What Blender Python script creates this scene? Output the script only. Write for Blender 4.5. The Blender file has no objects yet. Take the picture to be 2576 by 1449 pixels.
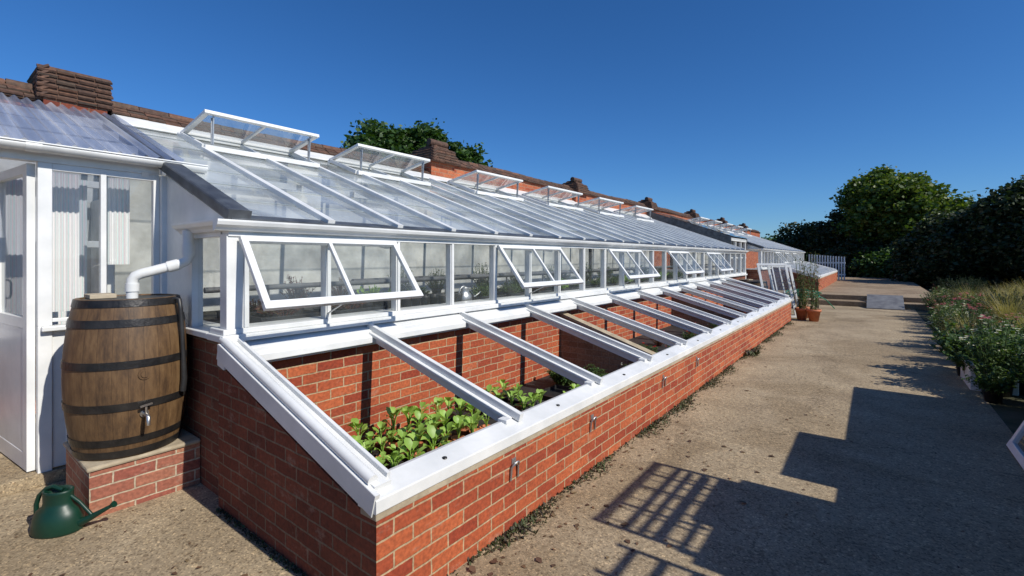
import bpy, math, random
import numpy as np
from mathutils import Vector, Matrix
random.seed(7); np.random.seed(7)
S=bpy.context.scene
COL=S.collection
R=random.uniform
# ------------------------------------------------------------------ helpers
WL={}
def root(name,loc,label,cat,group=None):
    o=bpy.data.objects.new(name,None); o.location=loc; o.empty_display_size=.1
    COL.objects.link(o); o["label"]=label; o["category"]=cat
    if group:o["group"]=group
    WL[o.name]=Vector(loc); return o
class MB:
    def __init__(s): s.v=[];s.f=[];s.m=[];s.sm=[]
    def add(s,vs,fs,mat=0,smooth=False):
        b=len(s.v); s.v.extend([tuple(p) for p in vs])
        for f in fs: s.f.append(tuple(b+i for i in f)); s.m.append(mat); s.sm.append(smooth)
    def box(s,x0,x1,y0,y1,z0,z1,mat=0):
        if x0>x1:x0,x1=x1,x0
        vs=[(x0,y0,z0),(x1,y0,z0),(x1,y1,z0),(x0,y1,z0),(x0,y0,z1),(x1,y0,z1),(x1,y1,z1),(x0,y1,z1)]
        s.add(vs,[(0,3,2,1),(4,5,6,7),(0,1,5,4),(1,2,6,5),(2,3,7,6),(3,0,4,7)],mat)
    def poly(s,pts,mat=0): s.add(pts,[tuple(range(len(pts)))],mat)
    def prism(s,a,b,mat=0,smooth=False):
        n=len(a); vs=list(a)+list(b)
        fs=[tuple(range(n))[::-1],tuple(range(n,2*n))]
        s.add(vs,fs,mat)
        s.add(vs,[(i,(i+1)%n,n+(i+1)%n,n+i) for i in range(n)],mat,smooth)
    def prismY(s,xz,y0,y1,mat=0,smooth=False):
        s.prism([(x,y0,z) for x,z in xz],[(x,y1,z) for x,z in xz],mat,smooth)
    def beam(s,p0,p1,w,h,mat=0,up=(0,0,1),roll=0):
        p0=Vector(p0);p1=Vector(p1);d=(p1-p0).normalized();up=Vector(up)
        r=d.cross(up).normalized();u=r.cross(d).normalized()
        if roll: 
            q=Matrix.Rotation(roll,3,d); r=q@r;u=q@u
        o=[(-w/2,-h/2),(w/2,-h/2),(w/2,h/2),(-w/2,h/2)]
        s.prism([p0+r*a+u*b for a,b in o],[p1+r*a+u*b for a,b in o],mat)
    def tube(s,path,r,n=10,mat=0,smooth=True,cap=True):
        path=[Vector(p) for p in path]; rs=r if isinstance(r,(list,tuple)) else [r]*len(path)
        vs=[];N=len(path); ref=None
        for i,p in enumerate(path):
            d=((path[min(i+1,N-1)]-path[max(i-1,0)])).normalized()
            if ref is None:
                ref=Vector((0,0,1)) if abs(d.z)<.9 else Vector((1,0,0))
            a=(ref-d*ref.dot(d)).normalized(); ref=a; b=d.cross(a)
            for k in range(n):
                t=2*math.pi*k/n; vs.append(p+(a*math.cos(t)+b*math.sin(t))*rs[i])
        fs=[(i*n+k,i*n+(k+1)%n,(i+1)*n+(k+1)%n,(i+1)*n+k) for i in range(N-1) for k in range(n)]
        s.add(vs,fs,mat,smooth)
        if cap:
            s.add([vs[k] for k in range(n)],[tuple(range(n))[::-1]],mat)
            s.add([vs[(N-1)*n+k] for k in range(n)],[tuple(range(n))],mat)
    def lathe(s,prof,c=(0,0,0),n=24,mat=0,smooth=True,sx=1,sy=1):
        vs=[];M=len(prof)
        for r,z in prof:
            for k in range(n):
                t=2*math.pi*k/n; vs.append((c[0]+r*sx*math.cos(t),c[1]+r*sy*math.sin(t),c[2]+z))
        fs=[(i*n+k,i*n+(k+1)%n,(i+1)*n+(k+1)%n,(i+1)*n+k) for i in range(M-1) for k in range(n)]
        s.add(vs,fs,mat,smooth)
    def obj(s,name,mats,parent=None,loc=None,bevel=0,uv=True,meshname=None):
        if not isinstance(mats,(list,tuple)): mats=[mats]
        if loc is None: loc=WL[parent.name] if parent else Vector((0,0,0))
        loc=Vector(loc)
        me=bpy.data.meshes.new(meshname or name)
        V=np.array([tuple(p) for p in s.v],dtype=float)
        me.from_pydata((V-np.array(loc)).tolist(),[],s.f)
        for m in mats: me.materials.append(m)
        me.polygons.foreach_set("material_index",s.m)
        me.polygons.foreach_set("use_smooth",s.sm)
        if uv:
            l=me.uv_layers.new(name="UVMap")
            data=np.zeros(len(me.loops)*2)
            for p in me.polygons:
                n=p.normal; ax=max(range(3),key=lambda i:abs(n[i]))
                for li in p.loop_indices:
                    q=V[me.loops[li].vertex_index]
                    if ax==0: data[2*li]=q[1];data[2*li+1]=q[2]
                    elif ax==1: data[2*li]=q[0];data[2*li+1]=q[2]
                    else: data[2*li]=q[0];data[2*li+1]=q[1]
            l.data.foreach_set("uv",data)
        me.update()
        o=bpy.data.objects.new(name,me); COL.objects.link(o)
        if parent:
            o.parent=parent; o.location=loc-WL[parent.name]
        else: o.location=loc
        WL[o.name]=loc
        if bevel:
            b=o.modifiers.new("bevel","BEVEL"); b.width=bevel; b.segments=2; b.limit_method='ANGLE'
        return o
def top(o,label,cat,group=None,kind=None):
    o["label"]=label;o["category"]=cat
    if group:o["group"]=group
    if kind:o["kind"]=kind
    return o
def structure(o): o["kind"]="structure"; return o
def clone(o,loc,rz=0,scale=1,label=None,extra=None):
    c=o.copy(); COL.objects.link(c); c.location=loc; c.rotation_euler=(0,0,rz); c.scale=(scale,)*3
    if label:c["label"]=label
    for ch in o.children:
        k=ch.copy(); COL.objects.link(k); k.parent=c
        for ch2 in ch.children:
            k2=ch2.copy(); COL.objects.link(k2); k2.parent=k
    return c
# ------------------------------------------------------------------ materials
def newmat(name):
    m=bpy.data.materials.new(name); m.use_nodes=True; nt=m.node_tree
    return m,nt,nt.nodes["Principled BSDF"],nt.nodes["Material Output"]
def N(nt,t,**k):
    n=nt.nodes.new(t)
    for a,b in k.items(): setattr(n,a,b)
    return n
def ramp(nt,stops):
    r=N(nt,"ShaderNodeValToRGB"); e=r.color_ramp.elements
    e[0].position=stops[0][0];e[0].color=(*stops[0][1],1)
    e[1].position=stops[-1][0];e[1].color=(*stops[-1][1],1)
    for p,c in stops[1:-1]:
        x=e.new(p);x.color=(*c,1)
    return r
def surf(name,c1,c2,scale=8,rough=.6,bump=.1,detail=6,metal=0,spec=.5,stretch=(1,1,1),c3=None,bscale=None,dist=.01):
    m,nt,b,o=newmat(name); L=nt.links
    tc=N(nt,"ShaderNodeTexCoord"); mp=N(nt,"ShaderNodeMapping"); mp.inputs["Scale"].default_value=stretch
    L.new(tc.outputs["Object"],mp.inputs[0])
    n=N(nt,"ShaderNodeTexNoise"); n.inputs["Scale"].default_value=scale; n.inputs["Detail"].default_value=detail; n.inputs["Roughness"].default_value=.6
    L.new(mp.outputs[0],n.inputs["Vector"])
    st=[(.32,c1),(.68,c2)]
    if c3: st=[(.3,c1),(.5,c2),(.72,c3)]
    r=ramp(nt,st); L.new(n.outputs["Fac"],r.inputs[0]); L.new(r.outputs[0],b.inputs["Base Color"])
    b.inputs["Roughness"].default_value=rough; b.inputs["Metallic"].default_value=metal
    b.inputs["Specular IOR Level"].default_value=spec
    if bump:
        n2=N(nt,"ShaderNodeTexNoise"); n2.inputs["Scale"].default_value=bscale or scale*4; n2.inputs["Detail"].default_value=5
        L.new(mp.outputs[0],n2.inputs["Vector"])
        bp=N(nt,"ShaderNodeBump"); bp.inputs["Strength"].default_value=bump; bp.inputs["Distance"].default_value=dist
        L.new(n2.outputs["Fac"],bp.inputs["Height"]); L.new(bp.outputs[0],b.inputs["Normal"])
    return m
def brick(name,c1,c2,mortar,stain,stainamt=.5,offs=(0,0,0)):
    m,nt,b,o=newmat(name);L=nt.links
    uv=N(nt,"ShaderNodeUVMap"); mp=N(nt,"ShaderNodeMapping"); mp.inputs["Location"].default_value=offs
    L.new(uv.outputs[0],mp.inputs[0])
    nz=N(nt,"ShaderNodeTexNoise");nz.inputs["Scale"].default_value=9;nz.inputs["Detail"].default_value=3
    L.new(mp.outputs[0],nz.inputs["Vector"])
    vm=N(nt,"ShaderNodeVectorMath",operation='MULTIPLY_ADD'); vm.inputs[1].default_value=(.014,.014,0)
    L.new(nz.outputs["Color"],vm.inputs[0]); L.new(mp.outputs[0],vm.inputs[2])
    t=N(nt,"ShaderNodeTexBrick"); t.offset=.5; t.inputs["Scale"].default_value=1
    t.inputs["Brick Width"].default_value=.225;t.inputs["Row Height"].default_value=.075
    t.inputs["Mortar Size"].default_value=.0055;t.inputs["Mortar Smooth"].default_value=.25;t.inputs["Bias"].default_value=-.1
    t.inputs["Color1"].default_value=(*c1,1);t.inputs["Color2"].default_value=(*c2,1);t.inputs["Mortar"].default_value=(*mortar,1)
    L.new(vm.outputs[0],t.inputs["Vector"])
    n=N(nt,"ShaderNodeTexNoise");n.inputs["Scale"].default_value=2.2;n.inputs["Detail"].default_value=8;n.inputs["Roughness"].default_value=.7
    L.new(mp.outputs[0],n.inputs["Vector"])
    r=ramp(nt,[(.35,(1,1,1)),(.75,stain)]);L.new(n.outputs["Fac"],r.inputs[0])
    mx=N(nt,"ShaderNodeMixRGB",blend_type='MULTIPLY');mx.inputs[0].default_value=stainamt
    L.new(t.outputs["Color"],mx.inputs[1]);L.new(r.outputs[0],mx.inputs[2])
    n3=N(nt,"ShaderNodeTexNoise");n3.inputs["Scale"].default_value=45;n3.inputs["Detail"].default_value=5
    L.new(mp.outputs[0],n3.inputs["Vector"])
    r3=ramp(nt,[(.3,(.6,.6,.6)),(.7,(1.25,1.25,1.25))]);L.new(n3.outputs["Fac"],r3.inputs[0])
    mx2=N(nt,"ShaderNodeMixRGB",blend_type='MULTIPLY');mx2.inputs[0].default_value=.8
    L.new(mx.outputs[0],mx2.inputs[1]);L.new(r3.outputs[0],mx2.inputs[2])
    n4=N(nt,"ShaderNodeTexNoise");n4.inputs["Scale"].default_value=5;n4.inputs["Detail"].default_value=9;n4.inputs["Roughness"].default_value=.75
    mp4=N(nt,"ShaderNodeMapping");mp4.inputs["Location"].default_value=(3.3,7.7,0);mp4.inputs["Scale"].default_value=(1,1.6,1);L.new(mp.outputs[0],mp4.inputs[0]);L.new(mp4.outputs[0],n4.inputs["Vector"])
    r4=ramp(nt,[(.56,(0,0,0)),(.74,(.4,.4,.4))]);L.new(n4.outputs["Fac"],r4.inputs[0])
    mx4=N(nt,"ShaderNodeMixRGB");L.new(r4.outputs[0],mx4.inputs[0]);L.new(mx2.outputs[0],mx4.inputs[1]);mx4.inputs[2].default_value=(.5,.4,.3,1)
    L.new(mx4.outputs[0],b.inputs["Base Color"]); b.inputs["Roughness"].default_value=.85
    ad=N(nt,"ShaderNodeMath",operation='MULTIPLY_ADD');ad.inputs[1].default_value=-1.0
    L.new(t.outputs["Fac"],ad.inputs[0])
    sc=N(nt,"ShaderNodeMath",operation='MULTIPLY');sc.inputs[1].default_value=.45;L.new(n3.outputs["Fac"],sc.inputs[0]);L.new(sc.outputs[0],ad.inputs[2])
    bp=N(nt,"ShaderNodeBump");bp.inputs["Strength"].default_value=.7;bp.inputs["Distance"].default_value=.008
    L.new(ad.outputs[0],bp.inputs["Height"]);L.new(bp.outputs[0],b.inputs["Normal"])
    return m
def glassmat(name,tint=(.95,.96,.95),haze=.03,hcol=(.7,.78,.8),base=.05,gmax=.85,pw=3.5,rough=.02,hazenoise=0,stripe=None):
    m,nt,b,o=newmat(name);L=nt.links;nt.nodes.remove(b)
    tr=N(nt,"ShaderNodeBsdfTransparent");tr.inputs[0].default_value=(*tint,1)
    gl=N(nt,"ShaderNodeBsdfGlossy");gl.inputs["Roughness"].default_value=rough
    df=N(nt,"ShaderNodeBsdfDiffuse");df.inputs[0].default_value=(*hcol,1)
    m1=N(nt,"ShaderNodeMixShader");m2=N(nt,"ShaderNodeMixShader")
    m1.inputs[0].default_value=haze
    if hazenoise:
        tc=N(nt,"ShaderNodeTexCoord");n=N(nt,"ShaderNodeTexNoise");n.inputs["Scale"].default_value=hazenoise;n.inputs["Detail"].default_value=7
        L.new(tc.outputs["Object"],n.inputs["Vector"])
        g=N(nt,"ShaderNodeNewGeometry");ai=N(nt,"ShaderNodeMath",operation='MULTIPLY_ADD');ai.inputs[1].default_value=.30
        L.new(g.outputs["Random Per Island"],ai.inputs[0]);L.new(n.outputs["Fac"],ai.inputs[2])
        mr=N(nt,"ShaderNodeMapRange");mr.inputs[1].default_value=.40;mr.inputs[2].default_value=.9;mr.inputs[3].default_value=haze*.4;mr.inputs[4].default_value=min(.92,haze*1.8)
        L.new(ai.outputs[0],mr.inputs[0]);L.new(mr.outputs[0],m1.inputs[0])
    if stripe:
        tc=N(nt,"ShaderNodeTexCoord");mp=N(nt,"ShaderNodeMapping");mp.inputs["Scale"].default_value=(.6,stripe,.6);L.new(tc.outputs["Object"],mp.inputs[0])
        n=N(nt,"ShaderNodeTexNoise");n.inputs["Scale"].default_value=1;n.inputs["Detail"].default_value=4;L.new(mp.outputs[0],n.inputs["Vector"])
        r=ramp(nt,[(.3,(.13,.16,.25)),(.5,(.36,.41,.54)),(.68,(.80,.83,.9))]);L.new(n.outputs["Fac"],r.inputs[0]);L.new(r.outputs[0],df.inputs[0])
    L.new(tr.outputs[0],m1.inputs[1]);L.new(df.outputs[0],m1.inputs[2])
    lw=N(nt,"ShaderNodeLayerWeight");lw.inputs[0].default_value=.5
    p=N(nt,"ShaderNodeMath",operation='POWER');p.inputs[1].default_value=pw;L.new(lw.outputs["Facing"],p.inputs[0])
    ma=N(nt,"ShaderNodeMath",operation='MULTIPLY_ADD');ma.inputs[1].default_value=gmax-base;ma.inputs[2].default_value=base
    L.new(p.outputs[0],ma.inputs[0]);L.new(ma.outputs[0],m2.inputs[0])
    L.new(m1.outputs[0],m2.inputs[1]);L.new(gl.outputs[0],m2.inputs[2]);L.new(m2.outputs[0],o.inputs[0])
    return m
def leafmat(name,cols,rough=.5,trans=.3):
    m,nt,b,o=newmat(name);L=nt.links
    g=N(nt,"ShaderNodeNewGeometry");k=len(cols)
    r=ramp(nt,[(i/(k-1),c) for i,c in enumerate(cols)]);L.new(g.outputs["Random Per Island"],r.inputs[0])
    L.new(r.outputs[0],b.inputs["Base Color"]);b.inputs["Roughness"].default_value=rough
    tl=N(nt,"ShaderNodeBsdfTranslucent")
    br=N(nt,"ShaderNodeMixRGB",blend_type='MULTIPLY');br.inputs[0].default_value=1;br.inputs[2].default_value=(1.5,1.6,.6,1)
    L.new(r.outputs[0],br.inputs[1]);L.new(br.outputs[0],tl.inputs[0])
    ms=N(nt,"ShaderNodeMixShader");ms.inputs[0].default_value=trans
    L.new(b.outputs[0],ms.inputs[1]);L.new(tl.outputs[0],ms.inputs[2]);L.new(ms.outputs[0],o.inputs[0])
    return m
def islandmat(name,cols,rough=.8,nscale=25):
    m,nt,b,o=newmat(name);L=nt.links
    g=N(nt,"ShaderNodeNewGeometry");k=len(cols)
    r=ramp(nt,[(i/(k-1),c) for i,c in enumerate(cols)]);L.new(g.outputs["Random Per Island"],r.inputs[0])
    tc=N(nt,"ShaderNodeTexCoord");n=N(nt,"ShaderNodeTexNoise");n.inputs["Scale"].default_value=nscale;n.inputs["Detail"].default_value=6
    L.new(tc.outputs["Object"],n.inputs["Vector"])
    r2=ramp(nt,[(.3,(.5,.5,.5)),(.7,(1.4,1.35,1.25))]);L.new(n.outputs["Fac"],r2.inputs[0])
    mx=N(nt,"ShaderNodeMixRGB",blend_type='MULTIPLY');mx.inputs[0].default_value=.85
    L.new(r.outputs[0],mx.inputs[1]);L.new(r2.outputs[0],mx.inputs[2]);L.new(mx.outputs[0],b.inputs["Base Color"])
    b.inputs["Roughness"].default_value=rough
    bp=N(nt,"ShaderNodeBump");bp.inputs["Strength"].default_value=.4;bp.inputs["Distance"].default_value=.01
    L.new(n.outputs["Fac"],bp.inputs["Height"]);L.new(bp.outputs[0],b.inputs["Normal"])
    return m
WHITE=surf("white_paint",(.64,.65,.64),(.82,.82,.80),scale=3,rough=.35,bump=.08,bscale=30,dist=.003)
WALLW=surf("whitewashed_brick",(.50,.50,.47),(.76,.76,.73),scale=4,rough=.8,bump=.4,bscale=18)
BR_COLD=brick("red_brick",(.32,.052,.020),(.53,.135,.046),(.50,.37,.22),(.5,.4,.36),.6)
BR_END=brick("shade_darkened_brick",(.17,.034,.016),(.27,.065,.03),(.24,.17,.11),(.4,.34,.3),.9)  # red brick darkened so the end wall's shade sits in the colour
BR_OLD=brick("weathered_shaded_brick",(.15,.04,.022),(.26,.085,.045),(.22,.17,.11),(.4,.34,.3),.8,(.1,.02,0))  # weathered brick, darkened further to paint in shade on the greenhouse side
BR_WALL=brick("orange_brick",(.36,.075,.03),(.56,.17,.07),(.42,.28,.18),(.5,.42,.38),.7,(.05,.03,0))
BR_PART=brick("dusty_brick",(.22,.14,.08),(.34,.23,.14),(.30,.25,.18),(.5,.45,.4),.7)
BR_PED=brick("pedestal_brick",(.30,.09,.06),(.50,.24,.14),(.52,.43,.31),(.55,.45,.38),.7,(.08,.03,0))
CEMENT=surf("cement",(.30,.24,.16),(.46,.39,.28),scale=9,rough=.9,bump=.4)
LEAD=surf("lead_flashing",(.03,.033,.04),(.10,.11,.12),scale=7,rough=.45,bump=.15)
LAP=surf("pane_edge",(.25,.30,.32),(.42,.48,.50),scale=7,rough=.3,bump=0)
TILE=islandmat("clay_tiles",[(.055,.032,.024),(.09,.05,.036),(.13,.065,.042),(.075,.055,.042),(.16,.075,.045)])
GLASS=glassmat("window_glass",haze=.04,base=.04,gmax=.5,pw=4.5,hazenoise=4)
RGLASS=glassmat("roof_glass",tint=(.94,.96,.95),haze=.34,hcol=(.74,.80,.81),base=.10,gmax=.52,pw=2.6,rough=.08,hazenoise=2.2)
VGLASS=glassmat("vent_glass",haze=.22,hcol=(.6,.68,.72),base=.08,hazenoise=3)
CORR=glassmat("corrugated_plastic",tint=(.80,.84,.94),haze=.50,base=.08,gmax=.55,pw=2.5,rough=.2,stripe=9)
BLACKP=surf("black_plastic",(.012,.012,.013),(.03,.03,.03),rough=.45,bump=.05)
TERRA=surf("terracotta",(.40,.12,.05),(.55,.19,.08),scale=12,rough=.7,bump=.1)
GREENP=surf("green_plastic",(.002,.025,.015),(.004,.04,.023),scale=5,rough=.42,bump=.12,bscale=60,dist=.002)
METAL=surf("galvanised_metal",(.35,.36,.37),(.55,.56,.57),scale=12,rough=.4,metal=.8,bump=.1)
IRON=surf("black_iron",(.010,.010,.011),(.035,.032,.03),scale=10,rough=.4,bump=.25,metal=.3)
BRASS=surf("tap_metal",(.45,.42,.38),(.65,.62,.58),scale=20,rough=.3,metal=.9,bump=.1)
DARKBOARD=surf("dark_board",(.05,.052,.055),(.10,.10,.10),scale=5,rough=.7,bump=.2)
RAMPM=surf("ramp_sheet",(.10,.10,.105),(.2,.2,.2),scale=5,rough=.6,bump=.2)
LINER=surf("black_liner",(.012,.012,.013),(.035,.033,.03),scale=5,rough=.7,bump=.5,dist=.02)
GREYFL=surf("bench_gravel",(.035,.035,.03),(.12,.115,.10),scale=30,rough=.9,bump=.5)
HOSE=surf("green_hose",(.01,.16,.09),(.02,.22,.12),rough=.4,bump=0)
BARK=surf("bark",(.05,.035,.022),(.12,.09,.06),scale=6,rough=.9,bump=.6,stretch=(3,3,.6),dist=.03)
WOODGREY=surf("weathered_timber",(.12,.09,.06),(.24,.19,.13),scale=6,rough=.8,bump=.3,stretch=(1,6,6))
PALEWOOD=surf("pale_timber",(.34,.28,.19),(.5,.43,.32),scale=6,rough=.8,bump=.2)
CURTAIN=surf("striped_sheeting",(.45,.66,.62),(.80,.80,.80),scale=4,rough=.8,bump=.0,stretch=(.05,22,.03),c3=(.74,.50,.54),detail=2)
LEAF_SEED=leafmat("seedling_leaf",[(.22,.38,.06),(.32,.50,.10),(.42,.60,.14),(.28,.45,.08)],.45,.3)
LEAF_TREE=leafmat("tree_leaf",[(.022,.052,.012),(.045,.10,.018),(.065,.13,.025),(.03,.07,.014)],.5,.25)
LEAF_MAPLE=leafmat("yellowing_leaf",[(.04,.08,.015),(.08,.135,.02),(.14,.175,.026),(.055,.105,.018)],.5,.3)
LEAF_DARK=leafmat("hedge_leaf",[(.012,.028,.008),(.024,.048,.012),(.038,.058,.017),(.03,.034,.014)],.6,.18)
LEAF_BORD=leafmat("border_leaf",[(.035,.075,.018),(.065,.125,.032),(.12,.17,.05),(.05,.095,.03)],.5,.3)
LEAF_RED=leafmat("bronze_leaf",[(.12,.035,.025),(.20,.06,.04),(.09,.08,.03)],.5,.3)
LEAF_STRAW=leafmat("straw_grass",[(.25,.20,.08),(.36,.29,.12),(.18,.18,.06)],.6,.3)
LEAF_DRY=leafmat("dry_stems",[(.12,.07,.035),(.18,.13,.05),(.07,.12,.03),(.05,.10,.025)],.7,.2)
LEAF_FALL=leafmat("fallen_leaf",[(.10,.05,.03),(.18,.10,.05),(.07,.035,.02),(.2,.14,.07)],.8,.05)
LEAF_MOSS=leafmat("weed_leaf",[(.035,.04,.015),(.07,.10,.03),(.05,.035,.02),(.03,.025,.018)],.7,.15)
FL_RED=leafmat("red_petal",[(.5,.02,.02),(.6,.05,.04)],.5,.2)
FL_PINK=leafmat("pink_petal",[(.55,.12,.22),(.7,.3,.4)],.5,.2)
FL_WHITE=leafmat("white_petal",[(.7,.7,.65),(.8,.78,.7)],.5,.2)
def concrete(name,c1,c2,c3):
    m,nt,b,o=newmat(name);L=nt.links
    tc=N(nt,"ShaderNodeTexCoord")
    n=N(nt,"ShaderNodeTexNoise");n.inputs["Scale"].default_value=1.3;n.inputs["Detail"].default_value=12;n.inputs["Roughness"].default_value=.75
    L.new(tc.outputs["Object"],n.inputs["Vector"])
    r=ramp(nt,[(.30,c1),(.5,c2),(.70,c3)]);L.new(n.outputs["Fac"],r.inputs[0])
    def vor(scale,stops,fac,prev):
        v=N(nt,"ShaderNodeTexVoronoi");v.inputs["Scale"].default_value=scale;L.new(tc.outputs["Object"],v.inputs["Vector"])
        hs=N(nt,"ShaderNodeSeparateColor");L.new(v.outputs["Color"],hs.inputs[0])
        rv=ramp(nt,stops);L.new(hs.outputs[0],rv.inputs[0])
        mx=N(nt,"ShaderNodeMixRGB",blend_type='MULTIPLY');mx.inputs[0].default_value=fac
        L.new(prev.outputs[0],mx.inputs[1]);L.new(rv.outputs[0],mx.inputs[2]);return mx
    mx=vor(120,[(0,(.35,.32,.28)),(.25,(.95,.93,.9)),(.85,(1.1,1.08,1.03)),(1,(2.0,1.9,1.75))],.75,r)
    mx=vor(48,[(0,(.5,.45,.4)),(.12,(1,1,1)),(.93,(1,1,1)),(1,(1.6,1.55,1.45))],.6,mx)
    n2=N(nt,"ShaderNodeTexNoise");n2.inputs["Scale"].default_value=30;n2.inputs["Detail"].default_value=9;n2.inputs["Roughness"].default_value=.8
    L.new(tc.outputs["Object"],n2.inputs["Vector"])
    r2=ramp(nt,[(.33,(.5,.46,.4)),(.5,(1,1,1)),(.75,(1.25,1.25,1.25))]);L.new(n2.outputs["Fac"],r2.inputs[0])
    mx2=N(nt,"ShaderNodeMixRGB",blend_type='MULTIPLY');mx2.inputs[0].default_value=.75
    L.new(mx.outputs[0],mx2.inputs[1]);L.new(r2.outputs[0],mx2.inputs[2])
    n5=N(nt,"ShaderNodeTexNoise");n5.inputs["Scale"].default_value=.55;n5.inputs["Detail"].default_value=5;n5.inputs["Distortion"].default_value=1.2
    L.new(tc.outputs["Object"],n5.inputs["Vector"])
    r5=ramp(nt,[(.40,(.80,.77,.72)),(.52,(1,1,1)),(.66,(1.05,1.05,1.04))]);L.new(n5.outputs["Fac"],r5.inputs[0])
    mx5=N(nt,"ShaderNodeMixRGB",blend_type='MULTIPLY');mx5.inputs[0].default_value=.9
    L.new(mx2.outputs[0],mx5.inputs[1]);L.new(r5.outputs[0],mx5.inputs[2])
    vc=N(nt,"ShaderNodeTexVoronoi",feature='DISTANCE_TO_EDGE');vc.inputs["Scale"].default_value=.32
    nw=N(nt,"ShaderNodeTexNoise");nw.inputs["Scale"].default_value=2.5;nw.inputs["Detail"].default_value=6;L.new(tc.outputs["Object"],nw.inputs["Vector"])
    va=N(nt,"ShaderNodeVectorMath",operation='MULTIPLY_ADD');va.inputs[1].default_value=(.7,.7,0);L.new(nw.outputs["Color"],va.inputs[0]);L.new(tc.outputs["Object"],va.inputs[2])
    L.new(va.outputs[0],vc.inputs["Vector"])
    rc=ramp(nt,[(0,(.4,.37,.33)),(.005,(1,1,1))]);L.new(vc.outputs["Distance"],rc.inputs[0])
    mx3=N(nt,"ShaderNodeMixRGB",blend_type='MULTIPLY');mx3.inputs[0].default_value=.55
    L.new(mx5.outputs[0],mx3.inputs[1]);L.new(rc.outputs[0],mx3.inputs[2])
    L.new(mx3.outputs[0],b.inputs["Base Color"]);b.inputs["Roughness"].default_value=.92
    bp=N(nt,"ShaderNodeBump");bp.inputs["Strength"].default_value=.6;bp.inputs["Distance"].default_value=.009
    L.new(n2.outputs["Fac"],bp.inputs["Height"]);L.new(bp.outputs[0],b.inputs["Normal"])
    return m
CONC=concrete("old_concrete",(.235,.18,.115),(.325,.257,.168),(.40,.325,.22))
CONC2=concrete("terrace_concrete",(.19,.135,.085),(.28,.21,.14),(.36,.285,.195))
GRASS=surf("rough_ground",(.03,.035,.014),(.06,.06,.025),scale=3,rough=.95,bump=.6,c3=(.10,.08,.05))
def barrelwood():
    m,nt,b,o=newmat("barrel_oak");L=nt.links
    tc=N(nt,"ShaderNodeTexCoord");sp=N(nt,"ShaderNodeSeparateXYZ");L.new(tc.outputs["Object"],sp.inputs[0])
    at=N(nt,"ShaderNodeMath",operation='ARCTAN2');L.new(sp.outputs[1],at.inputs[0]);L.new(sp.outputs[0],at.inputs[1])
    mu=N(nt,"ShaderNodeMath",operation='MULTIPLY');mu.inputs[1].default_value=26/(2*math.pi);L.new(at.outputs[0],mu.inputs[0])
    fr=N(nt,"ShaderNodeMath",operation='FRACT');L.new(mu.outputs[0],fr.inputs[0])
    fl=N(nt,"ShaderNodeMath",operation='FLOOR');L.new(mu.outputs[0],fl.inputs[0])
    wn=N(nt,"ShaderNodeTexWhiteNoise",noise_dimensions='1D');L.new(fl.outputs[0],wn.inputs["W"])
    mp=N(nt,"ShaderNodeMapping");mp.inputs["Scale"].default_value=(10,10,2.4);L.new(tc.outputs["Object"],mp.inputs[0])
    n=N(nt,"ShaderNodeTexNoise");n.inputs["Scale"].default_value=2.5;n.inputs["Detail"].default_value=9;n.inputs["Roughness"].default_value=.7;L.new(mp.outputs[0],n.inputs["Vector"])
    ad=N(nt,"ShaderNodeMath",operation='MULTIPLY_ADD');ad.inputs[1].default_value=.14;L.new(wn.outputs["Value"],ad.inputs[0]);L.new(n.outputs["Fac"],ad.inputs[2])
    r=ramp(nt,[(.34,(.045,.025,.013)),(.55,(.115,.064,.028)),(.82,(.20,.12,.055))]);L.new(ad.outputs[0],r.inputs[0])
    s1=N(nt,"ShaderNodeMath",operation='SUBTRACT');s1.inputs[1].default_value=.5;L.new(fr.outputs[0],s1.inputs[0])
    s2=N(nt,"ShaderNodeMath",operation='ABSOLUTE');L.new(s1.outputs[0],s2.inputs[0])
    rs=ramp(nt,[(.475,(1,1,1)),(.497,(.25,.2,.16))]);L.new(s2.outputs[0],rs.inputs[0])
    mx=N(nt,"ShaderNodeMixRGB",blend_type='MULTIPLY');mx.inputs[0].default_value=.8;L.new(r.outputs[0],mx.inputs[1]);L.new(rs.outputs[0],mx.inputs[2])
    L.new(mx.outputs[0],b.inputs["Base Color"]);b.inputs["Roughness"].default_value=.55
    bp=N(nt,"ShaderNodeBump");bp.inputs["Strength"].default_value=.5;bp.inputs["Distance"].default_value=.006
    L.new(mx.outputs[0],bp.inputs["Height"]);L.new(bp.outputs[0],b.inputs["Normal"])
    return m
OAK=barrelwood()
# ------------------------------------------------------------------ ground
XF=-3.35; XW=-6.75; Y0=1.30; XL=-6.60
g=MB(); g.box(-250,250,-60,400,-.3,0); structure(g.obj("ground",GRASS))
g=MB(); g.box(-6.7,1.0,-8,19.3,0.001,.004); structure(g.obj("path",CONC))
g=MB(); g.box(-6.7,1.55,19.3,20.0,0.0,.17); structure(g.obj("step",CONC2,bevel=.01))
g=MB(); g.box(-6.7,1.65,20.0,40,0.0,.33); structure(g.obj("terrace",CONC2,bevel=.01))
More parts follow.
